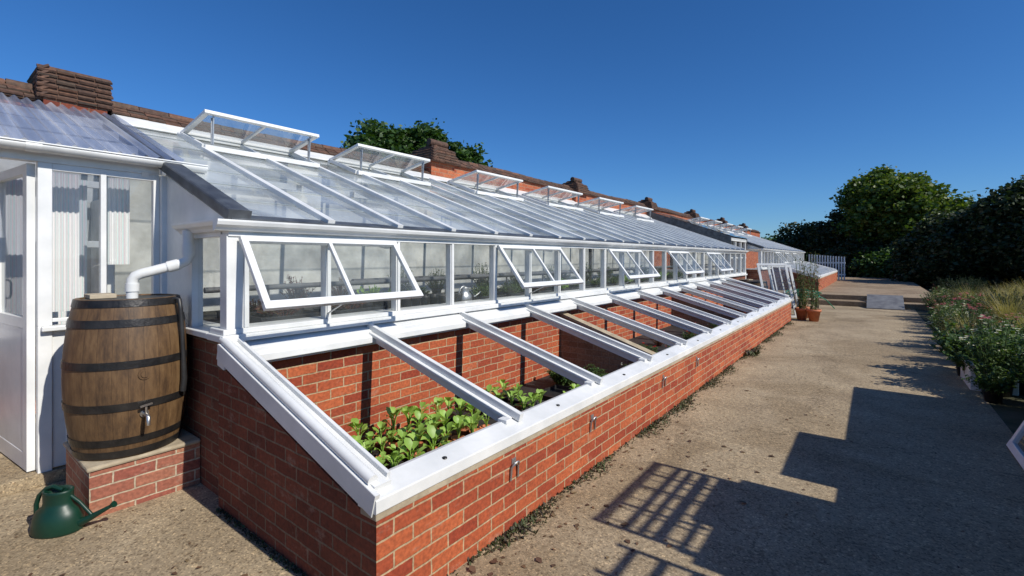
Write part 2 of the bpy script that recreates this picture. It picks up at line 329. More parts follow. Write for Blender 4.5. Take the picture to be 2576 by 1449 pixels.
# ------------------------------------------------------------------ garden wall
def rz(x): return 1.87+(XF-x)*.3706
wall=root("garden_wall",(-6.9,1,0),"long tall red brick garden wall with clay tile coping behind the greenhouses","wall")
def seg(y0,y1,zt): 
    b=MB(); b.box(-7.05,XW,y0,y1,0,zt-.16); b.obj("brickwork",BR_WALL,wall)
    b=MB()
    for side in (1,-1):
        for k in range(3):
            y=y0
            while y<y1:
                w=R(.16,.17); sag=.014*math.sin(y*1.7); xa=-6.9+side*(.22-.065*k); za=zt-.15+.045*k+R(-.006,.006)+sag
                b.beam((xa,y+w/2,za),(xa-side*.12,y+w/2,za+.065+R(-.010,.010)),w-.006,.018,up=(0,0,1)); y+=w
    y=y0
    while y<y1:
        w=R(.28,.32); sag=.014*math.sin(y*1.7); b.tube([(-6.9,y+.004,zt-.03+R(-.008,.008)+sag),(-6.9,y+w-.004,zt-.03+sag)],.06,8); y+=w
    y=y0
    while y<y1:
        w=R(.2,.24);b.box(-7.10,-6.70,y,y+w-.004,zt-.165,zt-.14+R(0,.006));y+=w
    b.obj("coping",TILE,wall)
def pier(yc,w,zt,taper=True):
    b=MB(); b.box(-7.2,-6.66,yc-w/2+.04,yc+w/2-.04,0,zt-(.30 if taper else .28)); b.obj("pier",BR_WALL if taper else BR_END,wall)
    b=MB(); n=7 if taper else 6
    for k in range(n):
        ins=(.018*k if k<n-2 else .018*k+.07*(k-n+3)) if taper else .004*k
        iy=ins if taper else .002*k
        x=(-6.54 if taper else -6.63)-ins; z=zt-.36+.055*k+(0 if taper else .03)
        b.box(-7.3+ins,x-.02,yc-w/2+iy,yc+w/2-iy,z-.01,z+.046)
        y=yc-w/2+iy-.015
        while y<yc+w/2-iy:
            q=R(.14,.165); q=min(q,yc+w/2-iy+.015-y)
            if q>.03: b.beam((x+.004+R(-.004,.004),y+q/2,z+R(-.005,.005)),(x-.08,y+q/2,z+.052),q-.006,.022)
            y+=q
        x2=x
        while x2>-7.3+ins:
            q=.16
            b.beam((x2-q/2,yc-w/2+iy-.012,z+R(-.006,.006)),(x2-q/2,yc-w/2+iy+.07,z+.055),q-.006,.022)
            x2-=q
    if taper: b.tube([(-6.82,yc-w/2+.12,zt+.035),(-6.82,yc+w/2-.12,zt+.035)],.07,8)
    b.obj("pier_cap",TILE,wall)
seg(-6,.83,3.36); seg(1.42,6.1,3.36)
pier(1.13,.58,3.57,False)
ps=[6.45,11.9,17.4,22.9,28.4,33.9]
for i,p in enumerate(ps):
    pier(p,.70,3.82)
    seg(p+.35,(ps[i+1]-.35) if i+1<len(ps) else 39,3.64)
# ------------------------------------------------------------------ greenhouse
def greenhouse(y0,y1,zo,label,wins,vents,near=True):
    G=root("greenhouse",(XF-1.7,y0,zo),label,"greenhouse")
    def Z(x): return rz(x)+zo
    b=MB()
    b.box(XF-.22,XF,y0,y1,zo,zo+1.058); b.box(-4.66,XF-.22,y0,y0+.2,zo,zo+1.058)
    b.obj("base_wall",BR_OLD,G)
    b=MB(); b.box(-6.64,XL,y0,y1,zo,Z(-6.6)-.08); b.obj("rear_wall_lining",WALLW,G)
    b=MB(); b.box(XF-.2,XF+.06,y0-.05,y1,zo+1.055,zo+1.10); b.box(XF-.2,XF+.02,y0-.03,y1,zo+1.10,zo+1.135)
    b.box(-4.64,XF-.2,y0-.05,y0+.2,zo+1.059,zo+1.10); b.obj("sill",WHITE,G,bevel=.006)
    b=MB()
    b.box(XF-.10,XF+.005,y0-.005,y0+.10,zo+1.135,zo+1.76)
    b.box(XF-.02,XF+.02,y0+.10,y0+.13,zo+1.135,zo+1.72)
    n=int(round((y1-y0-.05)/.675))
    for i in range(1,n+1):
        y=y0+.045+.675*i
        if y>y1-.03:y=y1-.03
        b.box(XF-.07,XF,y-.024,y+.024,zo+1.135,zo+1.76)
        b.box(XF,XF+.012,y-.014,y+.014,zo+1.135,zo+1.745)
    b.box(XF-.085,XF+.015,y0+.002,y1,zo+1.745,zo+1.80)
    b.box(-4.02,-3.95,y0-.004,y0+.07,zo+1.10,zo+1.80); b.box(-4.66,-4.60,y0-.004,y0+.07,zo+1.10,Z(-4.6)-.06)
    b.box(-3.95,XF-.10,y0,y0+.05,zo+1.745,zo+1.80)
    b.obj("frame",WHITE,G,bevel=.003)
    b=MB(); b.poly([(XF-.045,y0+.10,zo+1.135),(XF-.045,y1,zo+1.135),(XF-.045,y1,zo+1.745),(XF-.045,y0+.10,zo+1.745)])
    b.poly([(-3.95,y0+.035,zo+1.10),(XF-.1,y0+.035,zo+1.10),(XF-.1,y0+.035,zo+1.75),(-3.95,y0+.035,zo+1.75)])
    b.obj("front_glazing",GLASS,G)
    b=MB(); yy=y0+.03
    b.prism([(-4.62,yy,zo+1.1),(-4.0,yy,zo+1.1),(-4.0,yy,Z(-4.0)-.05),(-4.62,yy,Z(-4.62)-.05)],[(-4.62,yy+.02,zo+1.1),(-4.0,yy+.02,zo+1.1),(-4.0,yy+.02,Z(-4.0)-.05),(-4.62,yy+.02,Z(-4.62)-.05)])
    b.prism([(-4.0,yy-.01,zo+1.80),(XF,yy-.01,zo+1.80),(XF,yy-.01,Z(XF)-.03),(-4.0,yy-.01,Z(-4.0)-.03)],[(-4.0,yy+.03,zo+1.80),(XF,yy+.03,zo+1.80),(XF,yy+.03,Z(XF)-.03),(-4.0,yy+.03,Z(-4.0)-.03)])
    b.obj("gable_panel",WHITE,G)
    b=MB(); pr=[(XF+.015,zo+1.775),(XF+.045,zo+1.78),(XF+.06,zo+1.80),(XF+.085,zo+1.815),(XF+.095,zo+1.838),(XF+.095,zo+1.85),(XF+.015,zo+1.85)]
    b.prismY(pr,y0-.09,y1)
    p2=[(y0-.005,zo+1.775),(y0-.03,zo+1.78),(y0-.045,zo+1.80),(y0-.07,zo+1.815),(y0-.085,zo+1.838),(y0-.085,zo+1.85),(y0-.005,zo+1.85)]
    b.prism([(XF+.012,a,c) for a,c in p2],[(-4.10,a,c) for a,c in p2])
    b.obj("gutter",WHITE,G,bevel=.002)
    b=MB(); b.prismY([(XF+.07,zo+1.853),(XF+.07,zo+1.864),(XF-.04,zo+1.895),(XF-.04,zo+1.853)],y0,y1); b.obj("eave_flashing",LEAD,G)
    b=MB(); b.beam((XF+.07,y0+.05,Z(XF+.07)+.030),(-6.7,y0+.05,Z(-6.7)+.030),.14,.085,up=(0,0,1))
    b.obj("verge_flashing",LEAD,G,bevel=.015)
    nb=int((y1-y0-.2)/.66); proto=None
    ybs=[y0+.12]
    for i in range(nb+1):
        y=y0+.71+.66*i
        if y>y1-.1:break
        ybs.append(y)
        if proto is None:
            b=MB(); b.beam((XF+.06,y,Z(XF+.06)+.024),(-6.70,y,Z(-6.70)+.024),.058,.046); b.beam((XF+.0,y,Z(XF)-.03),(-6.70,y,Z(-6.70)-.03),.03,.06)
            proto=b.obj("glazing_bar",WHITE,G,bevel=.005); py=y
        else:
            c=proto.copy(); COL.objects.link(c); c.location=proto.location+Vector((0,y-py,0))
    b=MB(); ybs.append(y1)
    for a,c in zip(ybs[:-1],ybs[1:]):
        k=7; L=(XF+.06+6.68)/k
        for j in range(k):
            xa=XF+.06-j*L; xb=xa-L-.03
            o=.010+R(-.001,.001)
            b.poly([(xa,a+.004,Z(xa)+o),(xa,c-.004,Z(xa)+o+R(-.005,.005)),(xb,c-.004,Z(xb)+.001),(xb,a+.004,Z(xb)+.001)])
            b.poly([(xa,a+.004,Z(xa)+o),(xa,c-.004,Z(xa)+o),(xa,c-.004,Z(xa)+o-.003),(xa,a+.004,Z(xa)+o-.003)],1)
    b.obj("roof_glazing",[RGLASS,LAP],G)
    b=MB(); b.prismY([(-6.745,Z(-6.7)+.12),(-6.745,Z(-6.7)-.08),(-6.5,Z(-6.5)+.03),(-6.5,Z(-6.5)+.05)],y0+.14,y1)
    b.box(-5.05,-5.0,y0+.1,y1,Z(-5.0)-.14,Z(-5.0)-.075)
    y=y0+1.36
    while y<y1: b.beam((XF-.1,y,Z(XF)-.16),(-6.60,y,Z(XF)-.10+.5),.045,.05); y+=2.7
    b.obj("roof_timbers",WHITE,G)
    for (ya,yb) in wins:
        hx,hz=XF+.035,zo+1.742; dx,dz=.615,-.788; H=.575
        def P(s_,y,o=0): return (hx+dx*s_-dz*o*1.0,y,hz+dz*s_+dx*o)
        up=(-dz,0,dx)
        b=MB(); w=.045;t=.034
        b.beam(P(w/2,ya),P(w/2,yb),w,t,up=up); b.beam(P(H-w/2,ya),P(H-w/2,yb),w+.012,t,up=up)
        for yy in (ya+w/2,yb-w/2): b.beam(P(w,yy),P(H-w,yy),w,t-.002,up=up)
        b.beam(P(w,(ya+yb)/2),P(H-w,(ya+yb)/2),.028,t-.004,up=up)
        W=b.obj("window",WHITE,G,bevel=.004)
        b=MB(); b.poly([P(w,ya+w),P(w,yb-w),P(H-w,yb-w),P(H-w,ya+w)]); b.obj("pane",GLASS,W)
        if near:
            b=MB(); b.beam(P(H-.05,(ya+yb)/2,-.02),(XF-.05,(ya+yb)/2+.02,zo+1.15),.015,.006); 
            b.obj("window_stay",METAL,W)
    for (ya,yb) in vents:
        hx,hz=-6.45,Z(-6.45)+.05; ex,ez=-5.72,Z(-6.45)+.175
        L=math.hypot(ex-hx,ez-hz);dx,dz=(ex-hx)/L,(ez-hz)/L; up=(-dz,0,dx)
        def P(s_,y,o=0): return (hx+dx*s_-dz*o,y,hz+dz*s_+dx*o)
        b=MB();w=.055;t=.038
        b.beam(P(w/2,ya),P(w/2,yb),w,t,up=up); b.beam(P(L-w/2,ya),P(L-w/2,yb),w,t,up=up)
        for yy in (ya+w/2,yb-w/2): b.beam(P(w,yy),P(L-w,yy),w,t-.002,up=up)
        b.beam(P(w,(ya+yb)/2),P(L-w,(ya+yb)/2),.03,t-.004,up=up)
        V=b.obj("roof_vent",WHITE,G,bevel=.004)
        b=MB(); b.poly([P(w,ya+w),P(w,yb-w),P(L-w,yb-w),P(L-w,ya+w)]); b.obj("pane",VGLASS,V)
        for yy in (ya+.1,yb-.1):
            b=MB()
            b.beam(P(L-.05,yy,-.02),(-5.80,yy,Z(-5.8)+.02),.02,.012,up=(0,1,0))
            b.beam(P(L-.08,yy,-.03),(-5.80,yy,Z(-5.8)+.08),.010,.03,up=(0,1,0))
            b.obj("vent_stay",METAL,V)
        b=MB(); b.beam((-5.73,ya,Z(-5.73)+.05),(-5.73,yb,Z(-5.73)+.05),.05,.055); b.beam((-6.45,ya,Z(-6.45)+.03),(-6.45,yb,Z(-6.45)+.03),.08,.05)
        for yy in (ya,yb): b.beam((-5.755,yy,Z(-5.755)+.05),(-6.41,yy,Z(-6.41)+.05),.035,.05)
        b.obj("vent_kerb",WHITE,G,bevel=.003)
    return G
greenhouse(Y0,16.9,0,"long white timber lean-to greenhouse with propped open roof vents and casements",
  [(1.36,2.63),(4.04,5.34),(6.78,8.06),(9.48,10.76),(12.2,13.46)],
  [(2.0,3.32),(3.9,5.25),(6.38,7.80),(8.75,10.3),(11.2,12.7),(13.6,15.0)])
greenhouse(19.6,33,.12,"further white lean-to greenhouse beyond the glazed lobby",
  [(22.4,23.6),(25.1,26.3),(27.8,29.0)],[(20.3,21.6),(22.5,23.8),(24.7,26.0),(27,28.3),(29.3,30.6)],False)
# ------------------------------------------------------------------ lobby between greenhouses
P=root("lobby",(-5,17,0),"small white glazed lobby with dark slate cheeks between the greenhouses","porch")
b=MB(); b.box(-3.9,-3.82,17,19.4,0,1.1); b.box(-6.6,-3.9,17.0,17.07,0,1.2)
for y in (17.04,17.8,18.6,19.36): b.box(-3.9,-3.83,y-.04,y+.04,1.1,2.2)
b.box(-3.92,-3.81,17,19.4,2.2,2.3)
for x in (-3.86,): b.box(-3.9,-3.82,17,19.4,1.6,1.64)
b.obj("frame",WHITE,P,bevel=.003)
b=MB(); b.poly([(-3.86,17.08,1.1),(-3.86,19.3,1.1),(-3.86,19.3,2.2),(-3.86,17.08,2.2)]); b.obj("glazing",GLASS,P)
for y in (16.93,19.42): 
    b=MB(); b.prism([(-3.8,y,1.95),(-3.8,y,2.34),(-6.7,y,3.38),(-6.7,y,3.0)],[(-3.8,y+.06,1.95),(-3.8,y+.06,2.34),(-6.7,y+.06,3.38),(-6.7,y+.06,3.0)])
    b.obj("roof_cheek",LEAD,P)
b=MB(); b.poly([(-3.7,16.95,2.33),(-3.7,19.5,2.33),(-6.7,19.5,3.40),(-6.7,16.95,3.40)]); b.obj("roof",VGLASS,P)
# ------------------------------------------------------------------ entrance porch
PX=-4.65
P=root("entrance_porch",(PX,0,0),"white glazed lean-to porch with corrugated plastic roof and a gutter","porch")
b=MB()
for (a,c) in ((.585,.66),(.925,.96),(1.255,1.295),(-.50,-.42),(-1.4,-1.32)): b.box(PX-.06,PX,a,c,1.12,2.28)
b.box(PX-.07,PX+.006,-2.2,1.29,2.28,2.37); b.box(PX-.062,PX+.003,.585,.66,.08,1.12)
b.box(PX-.045,PX-.003,.66,1.295,2.23,2.28)
b.box(PX-.045,PX-.003,.66,1.295,1.145,1.17)
b.obj("frame",WHITE,P,bevel=.004)
b=MB(); b.box(PX-.05,PX-.012,.66,1.29,.10,1.085)
for y in (.80,.94,1.08,1.22): b.box(PX-.013,PX-.006,y-.067,y+.067,.11,1.08)
b.obj("boarded_panel",WHITE,P,bevel=.003)
b=MB(); b.box(PX-.06,PX+.05,.60,1.27,1.086,1.12); b.obj("sill",WHITE,P,bevel=.006)
b=MB(); b.poly([(PX-.026,.66,1.17),(PX-.026,1.25,1.17),(PX-.026,1.25,2.23),(PX-.026,.66,2.23)]); b.obj("glazing",GLASS,P)
b=MB(); b.box(-6.7,PX+.03,-2.2,1.29,.0,.09); b.obj("floor_slab",CONC,P,bevel=.01)
b=MB(); b.box(PX-.2,PX-.0,-2.2,-.5,.09,1.08); b.obj("brick_base",BR_PED,P)
b=MB(); b.box(-6.64,-6.60,-2.2,1.29,.09,3.05);b.box(-5.9,-6.59,1.23,1.28,.09,2.2); b.obj("rear_wall_lining",WALLW,P)
b=MB(); b.box(-6.599,-6.48,-2.2,1.22,.09,.72); b.obj("dwarf_wall",BR_WALL,P)
b=MB()
for y in (-.4,.15,.72,1.18): b.box(-5.75,-5.70,y,y+.05,.09,2.3)
for z in (1.0,1.7,2.25): b.box(-5.745,-5.705,-.4,1.2,z,z+.06)
b.obj("inner_screen",WHITE,P,bevel=.003)
ang=math.radians(84)
H0=Vector((PX-.065,.56,0)); dv=Vector((-math.sin(ang),-math.cos(ang),0)); nv=Vector((math.cos(ang),-math.sin(ang),0))
def dq(u,z,o=0): return H0+dv*u+nv*o+Vector((0,0,z))
def dbox(b,u0,u1,z0,z1,t):
    c=(z0+z1)/2; b.beam(dq(u0,c),dq(u1,c),t,z1-z0)
b=MB()
dbox(b,0,.09,.10,2.27,.044); dbox(b,.73,.82,.10,2.27,.044)
for z0,z1 in ((.10,.22),(1.10,1.18),(2.20,2.27)): dbox(b,.09,.73,z0,z1,.042)
dbox(b,.09,.73,.22,1.10,.036)
D=b.obj("door",WHITE,P,bevel=.004)
b=MB(); b.poly([dq(.09,1.18),dq(.73,1.18),dq(.73,2.20),dq(.09,2.20)]); b.obj("pane",GLASS,D)
b=MB(); b.tube([dq(.77,1.28,.02),dq(.77,1.285,.05),dq(.77,1.31,.06),dq(.77,1.40,.06),dq(.77,1.425,.05),dq(.77,1.43,.02)],.008,8)
b.obj("handle",IRON,D)
b=MB(); ny=620; ya,yb=-2.2,1.46
vs=[]
for i in range(ny+1):
    y=ya+(yb-ya)*i/ny; dz=.018*math.cos(2*math.pi*y/.085)
    for k in range(5):
        x=PX+.09+(-6.7-PX-.09)*k/4; vs.append((x,y,2.40+.37*(PX+.09-x)+dz))
fs=[(5*i+j,5*i+5+j,5*i+6+j,5*i+1+j) for i in range(ny) for j in range(4)]
b.add(vs,fs,0,True); b.obj("corrugated_roof",CORR,P)
b=MB(); 
for x in (-5.2,-5.8,-6.4): b.box(x,x+.05,-2.2,1.42,2.40+.37*(PX+.09-x)-.14,2.40+.37*(PX+.09-x)-.05)
for y in (-1.2,0.0,1.2): b.beam((PX,y,2.40+.02-.16),(-6.59,y,2.40+.37*2.0-.17),.05,.07)
b.obj("roof_timbers",WHITE,P)
b=MB(); pts=[]
for k in range(9):
    t=math.pi*k/8; pts.append((PX+.09-.055*math.cos(t),2.385-.055*math.sin(t)))
b.prismY(pts,-2.2,1.60,0,True)
b.tube([(PX+.145,-2.2,2.387),(PX+.145,1.60,2.387)],.007,8); 
for y in (-1,.55): b.prismY([(x+(x-PX-.09)*.08,z-.004) for x,z in pts],y-.04,y+.04,0,True)
b.obj("gutter",WHITE,P)
for (a,c,x,z0,z1) in ((.70,.86,-4.98,1.19,2.26),(1.03,1.17,-4.95,1.55,2.26),(.28,1.02,-5.6,.95,2.3),(-.4,.15,-5.5,1.1,2.25)):
    b=MB(); n=90; vs=[]
    for i in range(n+1):
        y=a+(c-a)*i/n; dx=.006*math.sin(y*200)
        vs+= [(x+dx,y,z0),(x+dx,y,z1)]
    b.add(vs,[(2*i,2*i+2,2*i+3,2*i+1) for i in range(n)],0,True)
    top(b.obj("corrugated_sheet",CURTAIN,loc=(x,a,z0)),"pale striped corrugated sheet standing inside the glazed porch","plastic sheet","corrugated sheets in the porch")
# ------------------------------------------------------------------ cold frame
def coldframe(y0,y1,zo,sp,label,glass=False,parts=(),near=True):
    C=root("cold_frame",(-2.5,y0,zo),label,"cold frame")
    XA=-1.7; ZA=zo+.50; XB=XF+.005; ZB=zo+.975
    def Z(x): return ZA+(XA-x)*(ZB-ZA)/(XA-XB)
    b=MB(); b.box(XA-.11,XA,y0,y1,zo,ZA-.035)
    b.obj("brick_wall",BR_COLD,C)
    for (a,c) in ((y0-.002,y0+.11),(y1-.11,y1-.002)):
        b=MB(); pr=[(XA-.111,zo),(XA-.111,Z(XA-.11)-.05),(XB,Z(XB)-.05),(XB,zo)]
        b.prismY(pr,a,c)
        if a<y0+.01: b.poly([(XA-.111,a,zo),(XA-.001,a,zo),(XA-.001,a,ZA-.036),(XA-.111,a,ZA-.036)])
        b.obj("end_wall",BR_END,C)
    b=MB(); b.box(XA-.112,XA+.003,y0-.004,y1,ZA-.035,ZA-.002); b.obj("mortar_bed",CEMENT,C,bevel=.004)
    if glass is False:
        b=MB(); b.box(XB+.005,XB+.03,y0+.11,y1-.11,zo+.0,ZB-.06); b.obj("rear_brick_wall",BR_COLD,C)
    s=(ZB-ZA)/(XA-XB)
    b=MB()
    b.prismY([(XA+.012,ZA),(XA+.012,ZA+.06),(XA-.12,ZA+.06+.13*s),(XA-.12,ZA)],y0-.01,y1+.01)
    b.prismY([(XA-.115,ZA+.062+.115*s),(XA-.115,ZA+.0),(XA-.15,ZA+.0),(XA-.15,ZA+.045+.15*s)],y0+.05,y1)
    zt=ZB+.065
    b.prismY([(XB+.001,zt+.01),(XB+.001,ZB-.06),(XB+.10,ZB-.08),(XB+.10,zt-.03)],y0-.01,y1+.01)
    b.prismY([(XB+.101,zt-.05),(XB+.101,ZB-.04),(XB+.15,ZB-.055),(XB+.15,zt-.07)],y0+.05,y1)
    b.obj("timber_frame",WHITE,C,bevel=.005)
    for i,(ye,sg) in enumerate(((y0,-1),(y1,1))):
        b=MB()
        pa=(XA+.0,ye+.03*-sg,ZA+.035);pb=(XB+.02,ye+.03*-sg,ZA+.035+(XA-XB-.02)*s)
        b.beam((pa[0],ye-.004*-sg,pa[2]),(pb[0],ye-.004*-sg,pb[2]),.026,.105)
        b.beam((pa[0]-.03,ye-.055*sg,pa[2]+.045+.008),(pb[0],ye-.055*sg,pb[2]+.045),.09,.03)
        q0=Vector((pa[0]-.05,ye-.018*sg,pa[2]+.075+.012));q1=Vector((pb[0],ye-.018*sg,pb[2]+.075))
        b.tube([q0,q1],.026,14)
        q0=Vector((pa[0]-.05,ye-.10*sg,pa[2]+.06+.012));q1=Vector((pb[0],ye-.10*sg,pb[2]+.06))
        b.beam(q0,q1,.02,.05)
        b.obj("end_rail",WHITE,C,bevel=.004)
    n=int(round((y1-y0)/sp)); proto=None
    for i in range(1,n):
        y=y0+sp*i+ (.02 if near else 0)
        if proto is None:
            b=MB(); x0=XA-.045;x1=XB+.03
            ww=.095 if near else .06
            def q(x,o): return (x,y,Z(x)+.045+o)
            b.beam(q(x0-.06,.016),q(x1,.0),ww,.026)
            b.beam(q(x0,.05),q(x1,.035),.036,.05)
            b.beam(q(x0-.08,-.03),q(x1-.05,-.03),.04,.06)
            b.box(x0-.10,x0-.03,y-.11,y-.055,Z(x0-.1)+.045,Z(x0-.1)+.07)
            proto=b.obj("glazing_bar",WHITE,C,bevel=.005); py=y
        else:
            c=proto.copy();COL.objects.link(c);c.location=proto.location+Vector((0,y-py,0))
    if glass:
        b=MB(); b.poly([(XA-.05,y0,Z(XA)+.065),(XA-.05,y1,Z(XA)+.065),(XB,y1,Z(XB)+.065),(XB,y0,Z(XB)+.065)]); b.obj("glazing",VGLASS,C)
    else:
        for k in range(int((y1-y0)/sp)):
            b=MB(); yy=y0+.45+sp*k; b.lathe([(.0,.006),(.012,.006),(.014,0)],(XA-.045,yy,ZA+.06+.057*s),12); b.obj("stud",IRON,C)
    if near:
        for yy in (2.22,3.20,4.72,5.85):
            b=MB(); z=.315; pts=[]
            for k in range(11):
                t=math.pi*k/10; pts.append((XA+.012+.018*math.sin(t),yy-.032*math.cos(t),z+.05+.035*math.sin(t)))
            pts=[(XA+.008,yy-.036,z-.02)]+pts+[(XA+.008,yy+.036,z-.02)]
            b.tube(pts,.0065,8); b.box(XA,XA+.006,yy-.02,yy+.02,z+.05,z+.1)
            b.obj("hook",METAL,C)
    for yp in parts:
        b=MB(); pr=[(XA-.11,zo),(XA-.11,Z(XA)-.12),(XB+.03,Z(XB)-.12),(XB+.03,zo)]; b.prismY(pr,yp,yp+.11); b.obj("partition_wall",BR_PART,C)
        b=MB(); b.beam((XA-.12,yp+.055,Z(XA)-.11),(XB+.03,yp+.055,Z(XB)-.11),.13,.03); b.obj("partition_coping",CEMENT,C)
    return C
coldframe(1.25,14.0,0,1.09,"long brick cold frame with white timber glazing bars and no glass",parts=(5.35,9.7))
coldframe(21.5,33,.33,.42,"further brick cold frame with closed white glazed lights",glass=True,near=False)
b=MB(); b.box(XF+.03,-1.81,1.36,13.9,.0,.10); b.box(XF+.03,-1.81,5.46,9.7,.1,.22); top(b.obj("planting_bed",LINER,loc=(-2.5,1.4,0)),"black lined bed inside the brick cold frame","planting bed",kind="structure")
# ------------------------------------------------------------------ leaf helpers
def leaf(mb,base,az,el,L,W,droop=.5,mat=0,segs=3):
    p=Vector(base);pts=[];w=[0.25,1,.85,.0] if segs==3 else [.3,1,0]
    e=el; sd=Vector((-math.sin(az),math.cos(az),0))
    for i in range(segs+1):
        d=Vector((math.cos(az)*math.cos(e),math.sin(az)*math.cos(e),math.sin(e)))
        up=Vector((0,0,1)); ww=w[i]*W/2
        pts.append((p+sd*ww+up*ww*.35,p.copy(),p-sd*ww+up*ww*.35))
        p=p+d*(L/segs); e-=droop/segs*1.6
    vs=[q for t in pts for q in t]; fs=[]
    for i in range(segs):
        a=3*i; fs+=[(a,a+1,a+4,a+3),(a+1,a+2,a+5,a+4)]
    mb.add(vs,fs,mat,True)
def seedling_mesh(seed):
    random.seed(seed); b=MB(); n=random.randint(7,9)
    for i in range(n):
        az=i*2.4+R(-.3,.3); el=R(.5,1.35); r=.008
        h=R(.02,.06); st=(math.cos(az)*r,math.sin(az)*r,.085+h)
        L1=R(.012,.03); p1=(st[0]+math.cos(az)*math.cos(el)*L1,st[1]+math.sin(az)*math.cos(el)*L1,st[2]+math.sin(el)*L1+.01)
        b.beam((0,0,.08),st,.004,.004) ; b.beam(st,p1,.004,.004)
        leaf(b,p1,az,el*.85,R(.045,.068),R(.036,.05),R(.2,.7))
    return b
POTP=MB(); POTP.lathe([(.0,.004),(.036,.0),(.047,.075),(.051,.075),(.051,.090),(.047,.090),(.045,.080),(.0,.078)],n=18)
gname="potted seedlings in the cold frame"
seedm=[]
for k in range(6):
    b=seedling_mesh(k+10); o=b.obj("foliage",LEAF_SEED,loc=(0,0,0),uv=False); seedm.append(o.data); bpy.data.objects.remove(o)
o=POTP.obj("pot",[TERRA],loc=(0,0,0),uv=False); potd=o.data; bpy.data.objects.remove(o)
o=POTP.obj("pot",[BLACKP],loc=(0,0,0),uv=False); potk=o.data; bpy.data.objects.remove(o)
random.seed(3)
def place_seedling(x,y,z,s=1,black=False):
    r_=root("potted_seedling",(x,y,z),"young broad-leaved green plant in a small %s pot"%("black plastic" if black else "terracotta-coloured"),"potted plant",gname)
    r_.rotation_euler=(0,0,R(0,6.28)); r_.scale=(s,s,s)
    for nm,d in (("pot",potk if black else potd),("foliage",random.choice(seedm))):
        o=bpy.data.objects.new(nm,d);COL.objects.link(o);o.parent=r_
        if nm=="foliage":
            k=R(.85,1.3); o.scale=(k,k,k*R(.95,1.2)); o.location=(0,0,.085*(1-k))
def tray(x0,x1,y0,y1,z,label="shallow black plastic seed tray in the cold frame",mat=None,h=.05,group="black trays in the cold frame"):
    b=MB(); t=.006
    b.box(x0,x1,y0,y1,z,z+.008)
    b.box(x0,x0+t,y0,y1,z+.008,z+h);b.box(x1-t,x1,y0,y1,z+.008,z+h);b.box(x0+t,x1-t,y0,y0+t,z+.008,z+h);b.box(x0+t,x1-t,y1-t,y1,z+.008,z+h)
    b.box(x0-.008,x1+.008,y0-.008,y0-.001,z+h-.01,z+h); b.box(x1+.001,x1+.008,y0,y1,z+h-.01,z+h)
    o=b.obj("seed_tray",mat or BLACKP,loc=((x0+x1)/2,(y0+y1)/2,z)); top(o,label,"tray",group); return o
zb=.102
for (x0,y0_,nx,ny_,pr_,bk) in ((-3.02,1.66,5,4,.97,.6),(-3.0,2.24,5,4,.95,.1),(-2.98,2.82,4,2,.9,.3),(-2.98,3.48,4,3,.9,.8)):
    tray(x0-.07,x0+nx*.15-.04,y0_-.065,y0_+ny_*.135-.045,zb,h=.035)
    for i in range(nx):
        for j in range(ny_):
            if random.random()<pr_: place_seedling(x0+i*.146+R(-.012,.012),y0_+j*.134+R(-.012,.012),zb+.01,R(.95,1.15),random.random()<bk)
tray(-2.44,-2.2,3.75,4.25,zb)
for i in range(4): place_seedling(-2.33+R(-.04,.04),3.82+i*.11,zb+.01,.9,True)
tray(-2.24,-2.02,2.2,2.75,zb,"shallow black plastic tray of tiny plants in the cold frame")
for i in range(3): place_seedling(-2.13,2.28+i*.16,zb+.01,.6)
tray(-2.9,-2.5,4.15,4.6,zb); tray(-2.36,-2.08,3.0,3.5,zb)
random.seed(33)
for i in range(7):
    x=-1.98+R(-.04,.04);y=1.65+i*.21
    b=MB(); b.beam((x,y,.10),(x+R(-.01,.01),y+R(-.01,.01),.235),.014,.003,up=(1,0,0)); top(b.obj("plant_label",[PALEWOOD],loc=(x,y,.1)),"small wooden plant label stuck beside the seedlings","plant label","plant labels in the cold frame")
# ------------------------------------------------------------------ generic bushy plants
def bush_mesh(seed,r,h,nstem,leaves,ll,lm=0,flower=0,nfl=0,fs=.02):
    random.seed(seed); b=MB()
    for i in range(nstem):
        az=R(0,6.28); rr=r*math.sqrt(random.random()); ht=h*R(.5,1.05)*(1-.35*(rr/r)**2)
        p0=Vector((math.cos(az)*rr*.3,math.sin(az)*rr*.3,0)); p1=Vector((math.cos(az)*rr,math.sin(az)*rr,ht))
        b.beam(p0,p1,.005,.005,lm)
        for j in range(leaves):
            t=R(.2,1); p=p0.lerp(p1,t); leaf(b,p,R(0,6.28),R(-.2,1.0),ll*R(.6,1.2),ll*.45,R(.2,.9),lm,2)
        if nfl and random.random()<nfl:
            for q in range(random.randint(1,4)):
                c=p1+Vector((R(-.03,.03),R(-.03,.03),R(0,.04)))
                for k in range(5):
                    leaf(b,c,k*1.256+R(-.2,.2),.5,fs,fs*.9,.3,flower,2)
    return b
def grass_mesh(seed,r,h,n,mat=0):
    random.seed(seed);b=MB()
    for i in range(n):
        az=R(0,6.28); L=h*R(.6,1.1); e=R(.9,1.5); p=Vector((R(-r,r)*.3,R(-r,r)*.3,0))
        sd=Vector((-math.sin(az),math.cos(az),0))
        vs=[]
        for k in range(5):
            w=.004*(1-k/4.5); vs+= [p+sd*w,p-sd*w]
            p=p+Vector((math.cos(az)*math.cos(e),math.sin(az)*math.cos(e),math.sin(e)))*L/4; e-=R(.1,.35)
        b.add(vs,[(2*k,2*k+1,2*k+3,2*k+2) for k in range(4)],mat)
    return b
def meshof(b,mats,name="foliage"):
    o=b.obj(name,mats,loc=(0,0,0),uv=False); d=o.data; bpy.data.objects.remove(o); return d
